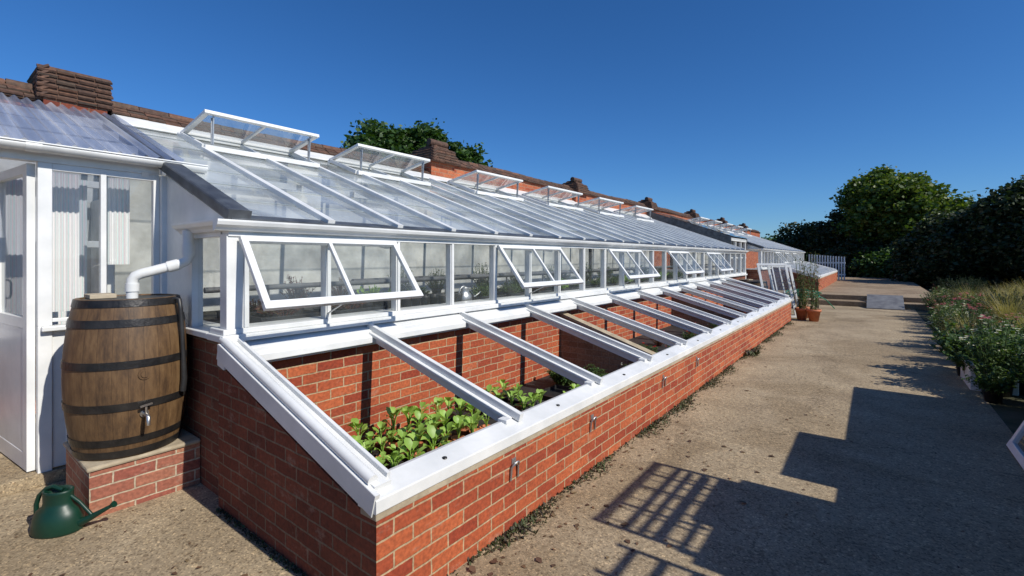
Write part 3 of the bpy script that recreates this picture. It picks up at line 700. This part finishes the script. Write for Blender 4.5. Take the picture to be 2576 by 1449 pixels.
kinds=[
 (meshof(bush_mesh(1,.32,.60,60,18,.055,0,1,.20,.022),[LEAF_BORD,FL_WHITE]),"leafy green perennial dotted with small white flowers beside the path","flowering plant"),
 (meshof(bush_mesh(2,.30,.5,55,18,.06,0,1,.40,.028),[LEAF_BORD,FL_PINK]),"green perennial with pink flowers beside the path","flowering plant"),
 (meshof(bush_mesh(3,.28,.42,50,18,.06,0,1,.10,.035),[LEAF_BORD,FL_RED]),"green leafy plant with red flowers beside the path","flowering plant"),
 (meshof(bush_mesh(4,.30,.50,55,18,.05,0,1,.15,.02),[LEAF_RED,FL_PINK]),"bronze red leaved plant beside the path","plant"),
 (meshof(grass_mesh(5,.3,.8,420),[LEAF_STRAW]),"clump of straw-yellow ornamental grass","ornamental grass"),
 (meshof(bush_mesh(6,.34,.50,60,20,.085,0,0,0),[LEAF_BORD]),"dense green leafy nursery plant beside the path","plant"),
 (meshof(bush_mesh(8,.40,.85,80,22,.06,0,0,0),[LEAF_DARK]),"dark green shrubby nursery plant beside the path","shrub"),
]
potbig=MB(); potbig.lathe([(.0,.0),(.10,.0),(.13,.2),(.14,.2),(.14,.225),(.125,.225),(.12,.19),(0,.185)],n=20); potbigd=meshof(potbig,[BLACKP],"pot")
random.seed(12)
def nursery(x,y,k,s,z=0,pot=True):
    d,lab,cat=kinds[k]
    r_=root("nursery_plant",(x,y,z),lab,cat,"potted nursery plants along the path")
    r_.rotation_euler=(0,0,R(0,6.28)); r_.scale=(s,s,s)
    if pot:
        o=bpy.data.objects.new("pot",potbigd);COL.objects.link(o);o.parent=r_
    o=bpy.data.objects.new("foliage",d);COL.objects.link(o);o.parent=r_;o.location=(0,0,.14 if pot else 0)
y=7.5
while y<19:
    xs=1.0+ (y-7.5)*.045+R(-.05,.08)
    k=0
    while xs<max(1.8,.19*y+.5):
        if y<9.2: kk=random.choice([5,5,0,0,5])
        elif y<13: kk=random.choice([0,6,1,2,5,0,3,4])
        else: kk=random.choice([6,1,3,4,1,5,0])
        if xs>2.4 and y>11.5: kk=random.choice([4,4,4,3,0])
        nursery(xs+R(-.1,.1),y+R(-.12,.12),kk,R(.55,1.15)+(.12 if y<9 else 0)); xs+=R(.36,.52); k+=1
    y+=R(.38,.52)
for i in range(44):
    yy=R(19.5,29); xx=R(1.95,.2*yy+.8); nursery(xx,yy,random.choice([3,6,6,5,1]) if xx<3.6 else random.choice([4,6,4,4]),R(.7,1.2),0,False)
b=MB(); b.box(.90,1.35,7.9,8.9,.30,.315);b.box(.92,1.33,7.92,8.88,.0,.30); top(b.obj("planter_trough",[WHITE],loc=(1.1,8.4,0),bevel=.01),"low white planter trough among nursery plants by the path","planter")
for (x,y,k,s) in ((-2.9,4.75,5,.6),(-2.55,4.9,5,.55),(-2.2,5.05,0,.5),(-2.8,5.9,5,.5),(-2.5,6.3,2,.55),(-2.3,6.9,2,.5),(-2.7,7.3,3,.5),(-2.4,7.9,2,.5),(-2.6,8.6,3,.5),(-2.3,9.2,0,.5),(-2.5,10.6,2,.6),(-2.4,11.6,3,.6)):
    d,lab,cat=kinds[k]
    r_=root("bedding_plant",(x,y,.1 if y<5.3 or y>9.7 else .22),"small bushy plant growing in the cold frame bed","plant","plants growing in the cold frame beds")
    r_.scale=(s,s,s)
    o=bpy.data.objects.new("foliage",d);COL.objects.link(o);o.parent=r_
# ------------------------------------------------------------------ greenhouse interior
BZ=1.10
b=MB(); b.box(-4.75,XF-.12,1.5,16.5,BZ-.04,BZ); 
for y in np.arange(1.7,16.5,1.5): b.box(-4.7,-4.65,y,y+.05,0,BZ-.04)
b.box(-4.76,-4.74,1.5,16.5,BZ-.06,BZ+.025)
top(b.obj("staging_bench",[GREYFL],loc=(-4.2,1.5,0)),"long grey gravel-topped bench inside the greenhouse","bench")
for x,z,dz,r_,y_ in ((-4.3,1.34,.06,.024,1.5),(-4.5,1.34,.03,.036,3.0)):
    b=MB(); b.tube([(x,y_,z),(x,16.3,z+dz)],r_,10)
    for y in np.arange(y_+.5,16,2.2): b.box(x-.01,x+.01,y,y+.015,BZ,z+.01)
    top(b.obj("heating_pipe",[RAMPM],loc=(x,y_,BZ)),"grey metal pipe running above the greenhouse bench","pipe","pipes above the bench")
for yy in (3.9,9.3,14.0):
    b=MB(); b.box(-5.02,-4.96,yy,yy+.06,0,rz(-5)-.14); top(b.obj("roof_post",[DARKBOARD],loc=(-5,yy,0)),"dark vertical post holding up the greenhouse roof","post","greenhouse posts")
random.seed(21)
tl=[meshof(bush_mesh(31,.16,.13,50,6,.04),[LEAF_BORD]),meshof(bush_mesh(32,.16,.11,50,6,.035),[LEAF_RED]),meshof(bush_mesh(33,.16,.18,40,6,.045),[LEAF_SEED])]
for i in range(20):
    y=1.62+i*.60
    for x in ((-3.75,) if i%3==1 else (-3.75,-4.22)):
        if x==-3.75 and 1<i<4: continue
        o=tray(x-.16,x+.18,y,y+.5,BZ+.002,"black seed tray of seedlings on the greenhouse bench",h=.06,group="seed trays on the greenhouse bench")
        f=bpy.data.objects.new("seedlings",random.choice([tl[0],tl[0],tl[1],tl[2]]) if i else tl[1]);COL.objects.link(f);f.parent=o;f.location=(0.0,0,.04);f.scale=(1,1.4,1)
for i in range(18):
    y=2.75+(i%9)*.12; x=-3.60-(i//9)*.13
    b=MB(); b.lathe([(.0,.0),(.036,.0),(.046,.10),(.05,.10),(.05,.12),(.043,.12),(.04,.10),(0,.098)],(x,y,BZ+.002),16)
    top(b.obj("plant_pot",[BLACKP],loc=(x,y,BZ+.002)),"small black plastic pot on the greenhouse bench","plant pot","pots on the greenhouse bench")
for i in range(14):
    y=2.2+i*.75+R(-.2,.2); x=R(-4.6,-4.35); k=random.choice([5,0,5,3]); s=R(.42,.6)
    d,lab,cat=kinds[k]; r_=root("potted_plant",(x,y,BZ+.002),"leafy potted plant standing on the greenhouse bench","potted plant","potted plants on the greenhouse bench")
    r_.scale=(s,s,s); r_.rotation_euler=(0,0,R(0,6))
    for nm,dd,zz in (("pot",potbigd,0),("foliage",d,.14)):
        o=bpy.data.objects.new(nm,dd);COL.objects.link(o);o.parent=r_;o.location=(0,0,zz)
def wateringcan(name,loc,rot,mat,label,s=1):
    C=root(name,loc,label,"watering can")
    Q=lambda l:[tuple(Vector(p)+Vector(loc)) for p in l]
    b=MB(); b.lathe([(0,.0),(.132,.0),(.140,.012),(.130,.10),(.112,.15),(.084,.175),(.078,.20),(.080,.26),(.082,.275),(.074,.28),(.05,.262),(.05,.2)],n=30,sx=1.12,sy=.82)
    b.v=Q(b.v)
    b.obj("body",mat,C,uv=False)
    b=MB(); b.tube(Q([(.11,0,.035),(.20,0,.075),(.29,0,.125),(.345,0,.155)]),[.032,.022,.015,.012],12); b.tube(Q([(.345,0,.155),(.37,0,.17)]),[.012,.022],14); b.obj("spout",mat,C,uv=False)
    b=MB(); b.tube(Q([(.06,0,.25),(.14,0,.19),(.22,0,.10)]),.011,8); b.obj("brace",mat,C,uv=False)
    b=MB(); b.tube(Q([(.03,0,.275),(-.03,0,.30),(-.08,0,.285),(-.125,0,.24),(-.145,0,.18),(-.145,0,.12),(-.13,0,.08)]),.014,10); b.obj("handle",mat,C,uv=False)
    C.rotation_euler=(0,0,rot); C.scale=(s,)*3
    return C
wateringcan("watering_can",(-3.80,.565,.004),math.radians(40),GREENP,"dark green plastic watering can on the concrete by the brick plinth",.86)
wateringcan("watering_can",(-3.72,3.95,BZ+.002),math.radians(80),METAL,"small metal watering can on the greenhouse bench",.6)
# ------------------------------------------------------------------ barrel plinth, barrel, pipe
P=root("brick_plinth",(-4.1,1.0,0),"low brick plinth with a cement top under the rain barrel","plinth")
b=MB(); b.box(-4.45,-3.79,.70,1.295,0,.295); b.obj("brickwork",BR_PED,P)
b=MB(); b.box(-4.47,-3.775,.685,1.297,.295,.325); b.obj("cement_top",CEMENT,P,bevel=.012)
BC=Vector((-4.06,.958,.327)); BH=1.01
B=root("rain_barrel",BC,"oak water butt with black hoops and tap on brick plinth","barrel")
def br(z): t=(z-BH/2)/(BH/2); return .338-.058*t*t
b=MB(); pr=[(0,.03),(br(0)-.03,.03),(br(0)-.03,0)]+[(br(z),z) for z in np.linspace(0,BH,25)]+[(br(BH)-.025,BH),(br(BH)-.026,BH-.012)]
b.lathe(pr,BC,72); b.obj("barrel_body",OAK,B,uv=False)
b=MB(); b.lathe([(br(BH)-.0255,BH-.02),(br(BH)-.0255,BH-.008),(0,BH-.008)],BC,48,smooth=False); b.obj("barrel_head",BLACKP,B,uv=False)
for zc,hh in ((.03,.045),(.11,.045),(.335,.048),(.60,.048),(.86,.048),(.985,.045)):
    b=MB(); z0,z1=zc-hh/2,zc+hh/2
    b.lathe([(br(z0)-.004,z0),(br(z0)+.005,z0),(br(z1)+.005,z1),(br(z1)-.004,z1)],BC,64,smooth=False); b.obj("hoop",IRON,B,uv=False)
b=MB(); zt=.275; r0=br(zt); c=BC+Vector((r0,0,zt))
b.tube([c,c+Vector((.07,0,0)),c+Vector((.085,0,-.01)),c+Vector((.088,0,-.06))],[.011,.011,.013,.010],12)
b.tube([c+Vector((.045,0,.0)),c+Vector((.045,0,.05))],.007,8); b.beam(c+Vector((.045,-.032,.055)),c+Vector((.045,.032,.065)),.014,.01)
b.tube([c,c+Vector((.008,0,0))],.024,14)
b.obj("tap",BRASS,B,uv=False)
b=MB(); zt=.53; c=BC+Vector((br(zt),-.0,zt)); b.tube([c-Vector((.02,0,0)),c+Vector((.006,0,0))],.036,20); b.tube([c,c+Vector((.012,0,0))],.022,16); b.obj("bung",OAK,B,uv=False)
an=math.radians(40)
def bp_(z,o=.03): 
    r_=br(min(z,BH))+o; return BC+Vector((r_*math.cos(an),r_*math.sin(an),z))
b=MB(); b.tube([bp_(.97,-.0),bp_(1.0,.025),bp_(.99,.05),bp_(.92,.045),bp_(.75,.03),bp_(.6,.025),bp_(.45,.03),bp_(.36,.025)],[.014,.014,.014,.014,.013,.015,.019,.019],10); b.obj("overflow_hose",BLACKP,B,uv=False)
b=MB(); b.box(-4.27,-4.10,.76,.90,BC.z+BH-.007,BC.z+BH+.022); b.obj("wooden_block",PALEWOOD,B,bevel=.004)
D=root("downpipe",(-3.9,1.26,1.4),"white plastic rainwater pipe bending from the gutter into the barrel","drainpipe")
b=MB(); b.tube([(-3.90,1.255,1.80),(-3.90,1.255,1.61),(-3.904,1.245,1.58),(-3.915,1.21,1.56),(-3.995,1.01,1.495),(-4.005,.98,1.48),(-4.01,.965,1.455),(-4.01,.962,1.32)],.034,16)
b.obj("pipe",WHITE,D,uv=False)
for pth in ([(-3.90,1.255,1.70),(-3.90,1.255,1.62)],[(-3.917,1.205,1.558),(-3.940,1.148,1.539)],[(-4.01,.9635,1.43),(-4.01,.9625,1.375)]):
    b=MB(); b.tube(pth,.040,16); b.obj("pipe_socket",WHITE,D,uv=False)
b2=clone(B,(-2.65,14.75,.0),2.0,.95,"weathered oak barrel standing at the end of the cold frame")
b3=clone(B,(-3.0,15.6,.0),1.0,.95,"weathered oak barrel standing behind another barrel")
def lean(name,x0,y0,dx,dy,tx,ty,H,W,label,cat="frame",group=None):
    A=Vector((x0,y0,.012));U=Vector((dx,dy,0));T=Vector((tx,ty,H)); L=T.length; T=T/L
    nrm=U.cross(T).normalized(); r_=root(name,A,label,cat,group); b=MB(); w=.06
    P=lambda u,t:A+U*u+T*t
    b.beam(P(0,w/2),P(W,w/2),w,.04,up=nrm);b.beam(P(0,L-w/2),P(W,L-w/2),w,.04,up=nrm)
    for u in (w/2,W-w/2): b.beam(P(u,w),P(u,L-w),w,.038,up=nrm)
    b.beam(P(W/2,w),P(W/2,L-w),.03,.036,up=nrm)
    b.obj("timber_frame",WHITE,r_,bevel=.004)
    b=MB(); b.poly([P(w,w),P(W-w,w),P(W-w,L-w),P(w,L-w)]); b.obj("pane",GLASS,r_)
lean("glazed_light",-2.30,14.30,.9,.44,-.28,.1,1.45,.75,"white glazed cold frame light leaning against a barrel",group="loose glazed lights")
lean("glazed_light",-2.1,14.65,.9,.44,-.28,.1,1.40,.6,"white glazed cold frame light leaning against another light",group="loose glazed lights")
lean("glazed_light",.90,4.45,0,1,.42,0,.95,1.26,"white glazed light leaning up beside the path",group="loose glazed lights")
random.seed(5)
for (x,y,s) in ((-1.50,14.3,1),(-1.22,14.15,1.1),(-1.50,14.8,.95)):
    r_=root("potted_climber",(x,y,0),"terracotta pot of tall thin brown stems beside the cold frame","potted plant","terracotta pots by the cold frame")
    b=MB(); b.lathe([(0,0),(.10,0),(.145,.25),(.165,.25),(.165,.31),(.145,.31),(.135,.27),(0,.26)],(x,y,0),24); b.obj("pot",TERRA,r_,uv=False)
    b=MB()
    for i in range(12):
        az=R(0,6.28); h=R(.8,1.6); p=Vector((x+R(-.07,.07),y+R(-.07,.07),.26)); q=p+Vector((math.cos(az)*.2*h*R(.2,1),math.sin(az)*.2*h*R(.2,1),h)); 
        b.tube([p,p.lerp(q,.5)+Vector((R(-.05,.05),R(-.05,.05),0)),q],[.007,.005,.003],5,smooth=False)
        for j in range(20):
            t=R(.05,1)**1.3; c=p.lerp(q,t)+Vector((R(-.05,.05),R(-.05,.05),0)); leaf(b,c,R(0,6.28),R(-.8,.6),R(.06,.10),.04,.5,0,2)
    b.obj("foliage",LEAF_DRY,r_,uv=False)
random.seed(9); b=MB(); HX,HY2=-1.75,17.6
for k in range(5):
    r0=R(.28,.36); c=(HX+R(-.1,.1),HY2+R(-.1,.1)); pts=[(c[0]+r0*1.3*math.cos(t),c[1]+r0*math.sin(t),.42+.03*k+.05*math.sin(t*2+k)) for t in np.linspace(0,2*math.pi,26)]
    b.tube(pts,.014,8)
b.tube([(HX+.35,HY2,.42),(HX+.55,HY2+.1,.3),(HX+.75,HY2+.4,.02)],.014,8)
top(b.obj("garden_hose",[HOSE],loc=(HX,HY2,.4),uv=False),"coiled green garden hose lying on a low timber stand","hose")
b=MB()
for x,y in ((-.35,-.2),(.31,-.2),(-.35,.2),(.31,.2)): b.box(HX+x,HX+x+.04,HY2+y,HY2+y+.04,0,.36)
b.box(HX-.37,HX+.37,HY2-.22,HY2+.26,.36,.39)
top(b.obj("low_stand",[WOODGREY],loc=(HX,HY2,0)),"low timber stand holding the coiled hose","stand")
b=MB(); b.prism([(-.2,18.75,.005),(.74,18.75,.005),(.74,19.98,.36),(-.2,19.98,.36)],[(-.2,18.75,.03),(.74,18.75,.03),(.74,19.98,.385),(-.2,19.98,.385)])
top(b.obj("ramp_board",[RAMPM],loc=(.27,19.2,0),bevel=.005),"grey sheet ramp laid over the low concrete steps","ramp")
F=root("picket_fence",(-2.2,34,.33),"white slatted fence at the end of the terrace","fence")
b=MB()
for i in range(14):
    x=-3.2+i*.135; b.box(x,x+.07,34,34.025,.33,1.85-.012*i)
b.box(-3.25,-1.35,34.026,34.06,.6,.68); b.box(-3.25,-1.35,34.026,34.06,1.3,1.38); b.obj("pickets",WHITE,F)
# ------------------------------------------------------------------ unseen shadow casters beside path
Rk=root("shadow_rack",(1.5,3.2,0),"unseen tall mesh rack added to cast the lattice shadow on the path","shadow caster")  # out of view; rack and boards invented to throw the lattice shadow
b=MB()
for y in (2.70,3.70):
    for x in (1.33,1.85): b.box(x,x+.035,y,y+.035,0,2.28)
for z in (2.06,2.24):
    for x in np.arange(1.36,1.86,.12): b.box(x,x+.012,2.74,3.70,z,z+.012)
    for y in np.arange(2.78,3.7,.16): b.box(1.37,1.85,y,y+.012,z+.013,z+.025)
for z in (1.95,2.1): b.box(1.34,1.355,2.735,3.70,z,z+.03)
for y in (2.98,3.28,3.5): b.box(1.356,1.37,y,y+.03,1.80,2.25)
b.box(1.34,1.355,2.735,3.70,2.25,2.28)
b.obj("mesh_frame",METAL,Rk)
b=MB(); b.box(1.375,1.84,2.62,3.80,.15,1.80); b.box(1.6,1.83,3.05,3.72,1.80,2.10); b.obj("side_boards",WOODGREY,Rk)
Rk=root("shadow_ladder",(1.5,2.4,0),"unseen metal ladder added to cast a rung shadow on the path","ladder")  # out of view, added for the rung-shaped shadow it throws
b=MB()
for y in (2.28,2.55): b.beam((1.29,y,0),(1.25,y,2.0),.03,.03,up=(0,1,0))
for z in np.arange(.25,2.0,.14): b.box(1.255,1.285,2.28,2.55,z,z+.025)
b.obj("frame",METAL,Rk)
for (a,c,h,x,lab) in ((3.78,4.06,1.32,1.36,"narrow"),(4.05,5.14,1.63,1.38,"tall"),(5.13,7.3,1.32,1.36,"long"),(-1.5,2.64,1.60,1.30,"broad")):
    s_=root("shadow_stand",(1.6,(a+c)/2,0),lab+" unseen stand of boards added to cast the stepped path shadow","plant stand","added shadow boards")  # out-of-view boards, made up and sized for the stepped shadow edge
    b=MB(); n=max(1,int(h/.16))
    for i in range(n): b.box(x,x+.02,a,c,i*h/n,(i+1)*h/n-.0002)
    b.box(x+.021,x+.45,a,c,h-.03,h); b.box(x+.40,x+.45,a,a+.05,0,h-.03);b.box(x+.40,x+.45,c-.05,c,0,h-.03)
    b.obj("boards",WOODGREY,s_)
# ------------------------------------------------------------------ litter & weeds
random.seed(17); b=MB()
def fl(x,y,s):
    leaf(b,(x,y,.006),R(0,6.28),R(0,.3),s,s*.7,R(-.3,.7),0,2)
for c,n,sp in (((-2.6,.75),30,.10),((-2.9,.35),14,.12),((-1.45,1.75),25,.15),((-1.5,2.4),26,.25),((-1.2,2.9),10,.5),((-3.3,.9),12,.4),((-2.3,.9),10,.4),((-1.0,5.5),14,.6),((-1.4,4),14,.5),((-1.0,3.9),10,.3),((-.6,8),16,.9)):
    for i in range(n):
        x=c[0]+random.gauss(0,sp);y=c[1]+random.gauss(0,sp)
        if x>-1.68 or y<1.2: fl(x,y,R(.02,.055))
for i in range(260):
    y=R(1.2,14); x=-1.68+abs(random.gauss(0,.10)); fl(x,y,R(.012,.035))
for i in range(260): fl(R(-4.3,-.9),R(-.2,1.15),R(.006,.022))
for i in range(420): fl(R(-1.6,.8),R(1.5,14),R(.006,.024))
top(b.obj("fallen_leaves",[LEAF_FALL],loc=(-1.5,2,0),uv=False),"brown fallen leaves scattered on the concrete","leaves",kind="stuff")
b=MB()
def patch(y): return max(0,min(1,.45+.5*math.sin(y*2.1+.5)*math.sin(y*.9+1)+.35*math.sin(y*6.3)))
for i in range(8500):
    y=1.25+12.7*random.random()**1.4; c_=patch(y)
    if random.random()>c_*.9+.12: continue
    x=-1.697+abs(random.gauss(0,.018+.06*c_)); leaf(b,(x,y,0.004),R(0,6.28),R(.1,1.3),R(.01,.03+.02*c_),R(.008,.018),R(0,.8),0,2)
for i in range(70): leaf(b,(-1.62+R(-.06,.1),8.6+R(-.2,.2),.004),R(0,6.28),R(.3,1.3),R(.06,.14),.03,.6,0,2)
for i in range(700):
    x=R(-3.3,-1.7); leaf(b,(x,1.243-abs(random.gauss(0,.02)),.004),R(0,6.28),R(.2,1.2),R(.008,.025),.01,.4,0,2)
top(b.obj("weeds",[LEAF_MOSS],loc=(-1.6,5,0),uv=False),"small weeds and moss growing along the foot of the brick wall","weeds",kind="stuff")
# ------------------------------------------------------------------ trees
def tree(name,base,blobs,nclump,nleaf,lsize,mat,label,cat,group=None,trunk=True,spread=.5,seed=1):
    rng=np.random.RandomState(seed); random.seed(seed)
    r_=root(name,base,label,cat,group)
    bl=np.array(blobs,float)
    vol=bl[:,3]*bl[:,4]*bl[:,5]; pr=vol/vol.sum()
    idx=rng.choice(len(bl),nclump,p=pr)
    d=rng.normal(size=(nclump,3)); d/=np.linalg.norm(d,axis=1)[:,None]
    rad=rng.uniform(.15,1.0,nclump)[:,None]**.5
    cc=bl[idx,:3]+d*bl[idx,3:6]*rad
    ci=rng.choice(nclump,nleaf); cs=rng.uniform(.5,1.3,nclump)*spread
    pos=cc[ci]+rng.normal(size=(nleaf,3))*cs[ci][:,None]*np.array([.55,.55,.38])
    pos=pos[pos[:,2]>.05]; n=len(pos)
    a=rng.normal(size=(n,3));a/=np.linalg.norm(a,axis=1)[:,None]
    a[:,2]*=.6
    c=np.cross(a,rng.normal(size=(n,3)));c/=np.linalg.norm(c,axis=1)[:,None]
    s=rng.uniform(.6,1.3,n)[:,None]*lsize
    V=np.stack([pos-a*s,pos+c*s*.6,pos+a*s,pos-c*s*.6],1).reshape(-1,3)
    me=bpy.data.meshes.new("crown"); me.vertices.add(len(V)); me.vertices.foreach_set("co",V.ravel())
    me.loops.add(len(V)); me.loops.foreach_set("vertex_index",np.arange(len(V)))
    me.polygons.add(n); me.polygons.foreach_set("loop_start",np.arange(n)*4)
    try: me.polygons.foreach_set("loop_total",np.full(n,4))
    except Exception: pass
    me.materials.append(mat); me.update(calc_edges=True); me.validate()
    o=bpy.data.objects.new("crown",me);COL.objects.link(o);o.parent=r_
    b=MB(); B0=Vector(base); H=bl[:,2].mean()
    tr=.05*H+.05
    b.tube([B0,B0+Vector((.05,0,H*.35)),B0+Vector((0,.08,H*.7)),B0+Vector((0,0,H*1.05))],[tr*1.3,tr,tr*.8,tr*.4],10)
    for q in range(min(14,nclump)):
        t=Vector(cc[q]); st=Vector((0,0,H*R(.3,.75)))
        b.tube([B0+st,B0+st.lerp(t,.5)+Vector((0,0,.1*H*.3)),B0+t],[tr*.4,tr*.25,tr*.08],6)
    b.obj("trunk",BARK,r_,uv=False)
    return r_
tree("tree",(-15.3,13.5,0),[(-1.3,-1.2,5.0,1.8,1.6,2.3),(-.1,.1,5.2,1.9,1.6,2.0),(1.1,1.5,4.7,1.4,1.4,1.7)],420,80000,.12,LEAF_TREE,"leafy green tree standing behind the brick garden wall","tree",seed=2,spread=.40)
tree("tree",(1.0,43.5,0),[(.1,0,4.8,3.1,3.0,2.9),(-.6,.3,6.1,2.1,2,1.9),(1.6,0,4.4,2.7,2.4,2.3)],420,80000,.16,LEAF_MAPLE,"rounded tree with yellowing green leaves beyond the terrace","tree",seed=3,spread=.60)
tree("tree",(5.9,31.5,0),[(0,0,2.8,2.2,2.3,2.2),(.9,-1.2,2.6,1.8,2.0,2.0),(.2,.3,3.8,1.4,1.3,1.5)],300,55000,.12,LEAF_DARK,"dark dense fruit tree beside the terrace","tree",seed=4,spread=.50)
tree("tree",(3.5,33.5,0),[(0,0,2.0,2.0,2.0,1.9),(-1.2,.4,1.5,1.4,1.4,1.4)],260,45000,.12,LEAF_DARK,"dark bushy tree at the edge of the terrace","tree",seed=5,spread=.50)
sh=[(-5.0,45,2.3,3.6),(-2.9,44.5,1.6,4.5),(-7.5,48,2.2,3.0),(-10,50,2.2,2.6),(-.8,42.5,1.8,2.8),(1.2,40.5,2.0,2.0),(3.4,38,2.0,2.6),(7.5,34,2.4,3.4),(9,38,2.6,4.0),(-1.4,47,2.2,3.9),(6.5,41,2.6,4.0),(7.6,28.5,2.0,2.6),(-4,50,2.4,3.6),(5.2,36.5,2.0,3.2),(3.0,47,2.6,2.9),(5.0,43,2.2,4.0)]
for i,(x,y,r0,h) in enumerate(sh):
    tree("shrub",(x,y,0),[(0,0,h*.5,r0,r0*.9,h*.5),(R(-.6,.6),0,h*.85,r0*.55,r0*.5,h*.33)],150,24000,.14,LEAF_DARK if i not in (2,5,9,14) else LEAF_TREE,"dark green overgrown shrub at the end of the garden","shrub","shrubs beyond the terrace",seed=20+i,spread=.58)
# ------------------------------------------------------------------ light
EL=math.radians(40)
sd=Vector((-math.cos(EL),-.035,-math.sin(EL)))
l=bpy.data.lights.new("sun","SUN"); l.energy=4.8; l.angle=math.radians(.5); l.color=(1,.95,.86)
lo=bpy.data.objects.new("sun",l); COL.objects.link(lo); lo.rotation_euler=sd.to_track_quat('-Z','Y').to_euler()
w=bpy.data.worlds.new("World"); S.world=w; w.use_nodes=True; nt=w.node_tree
sk=nt.nodes.new("ShaderNodeTexSky"); sk.sky_type='NISHITA'; sk.sun_disc=False; sk.sun_elevation=EL; sk.sun_rotation=math.radians(90)
sk.air_density=1.0; sk.dust_density=.2; sk.ozone_density=3.0; sk.altitude=300
mt=nt.nodes.new("ShaderNodeMixRGB"); mt.blend_type='MULTIPLY'; mt.inputs[0].default_value=1; mt.inputs[2].default_value=(.66,.97,1.38,1)
hs=nt.nodes.new("ShaderNodeHueSaturation"); hs.inputs["Saturation"].default_value=1.08
nt.links.new(sk.outputs[0],mt.inputs[1]); nt.links.new(mt.outputs[0],hs.inputs["Color"]); bg=nt.nodes["Background"]; nt.links.new(hs.outputs[0],bg.inputs[0]); bg.inputs[1].default_value=.08
S.view_settings.view_transform='Standard'; S.view_settings.look='None'; S.view_settings.exposure=0
# ------------------------------------------------------------------ camera
cam=bpy.data.cameras.new("camera"); co=bpy.data.objects.new("camera",cam); COL.objects.link(co)
co.location=(0,0,1.6); co.rotation_euler=(math.radians(90),0,math.radians(37.6))
cam.sensor_width=36; cam.lens=1184/2576*36; cam.shift_y=-.0289; cam.clip_end=1000; cam.clip_start=.05
S.camera=co
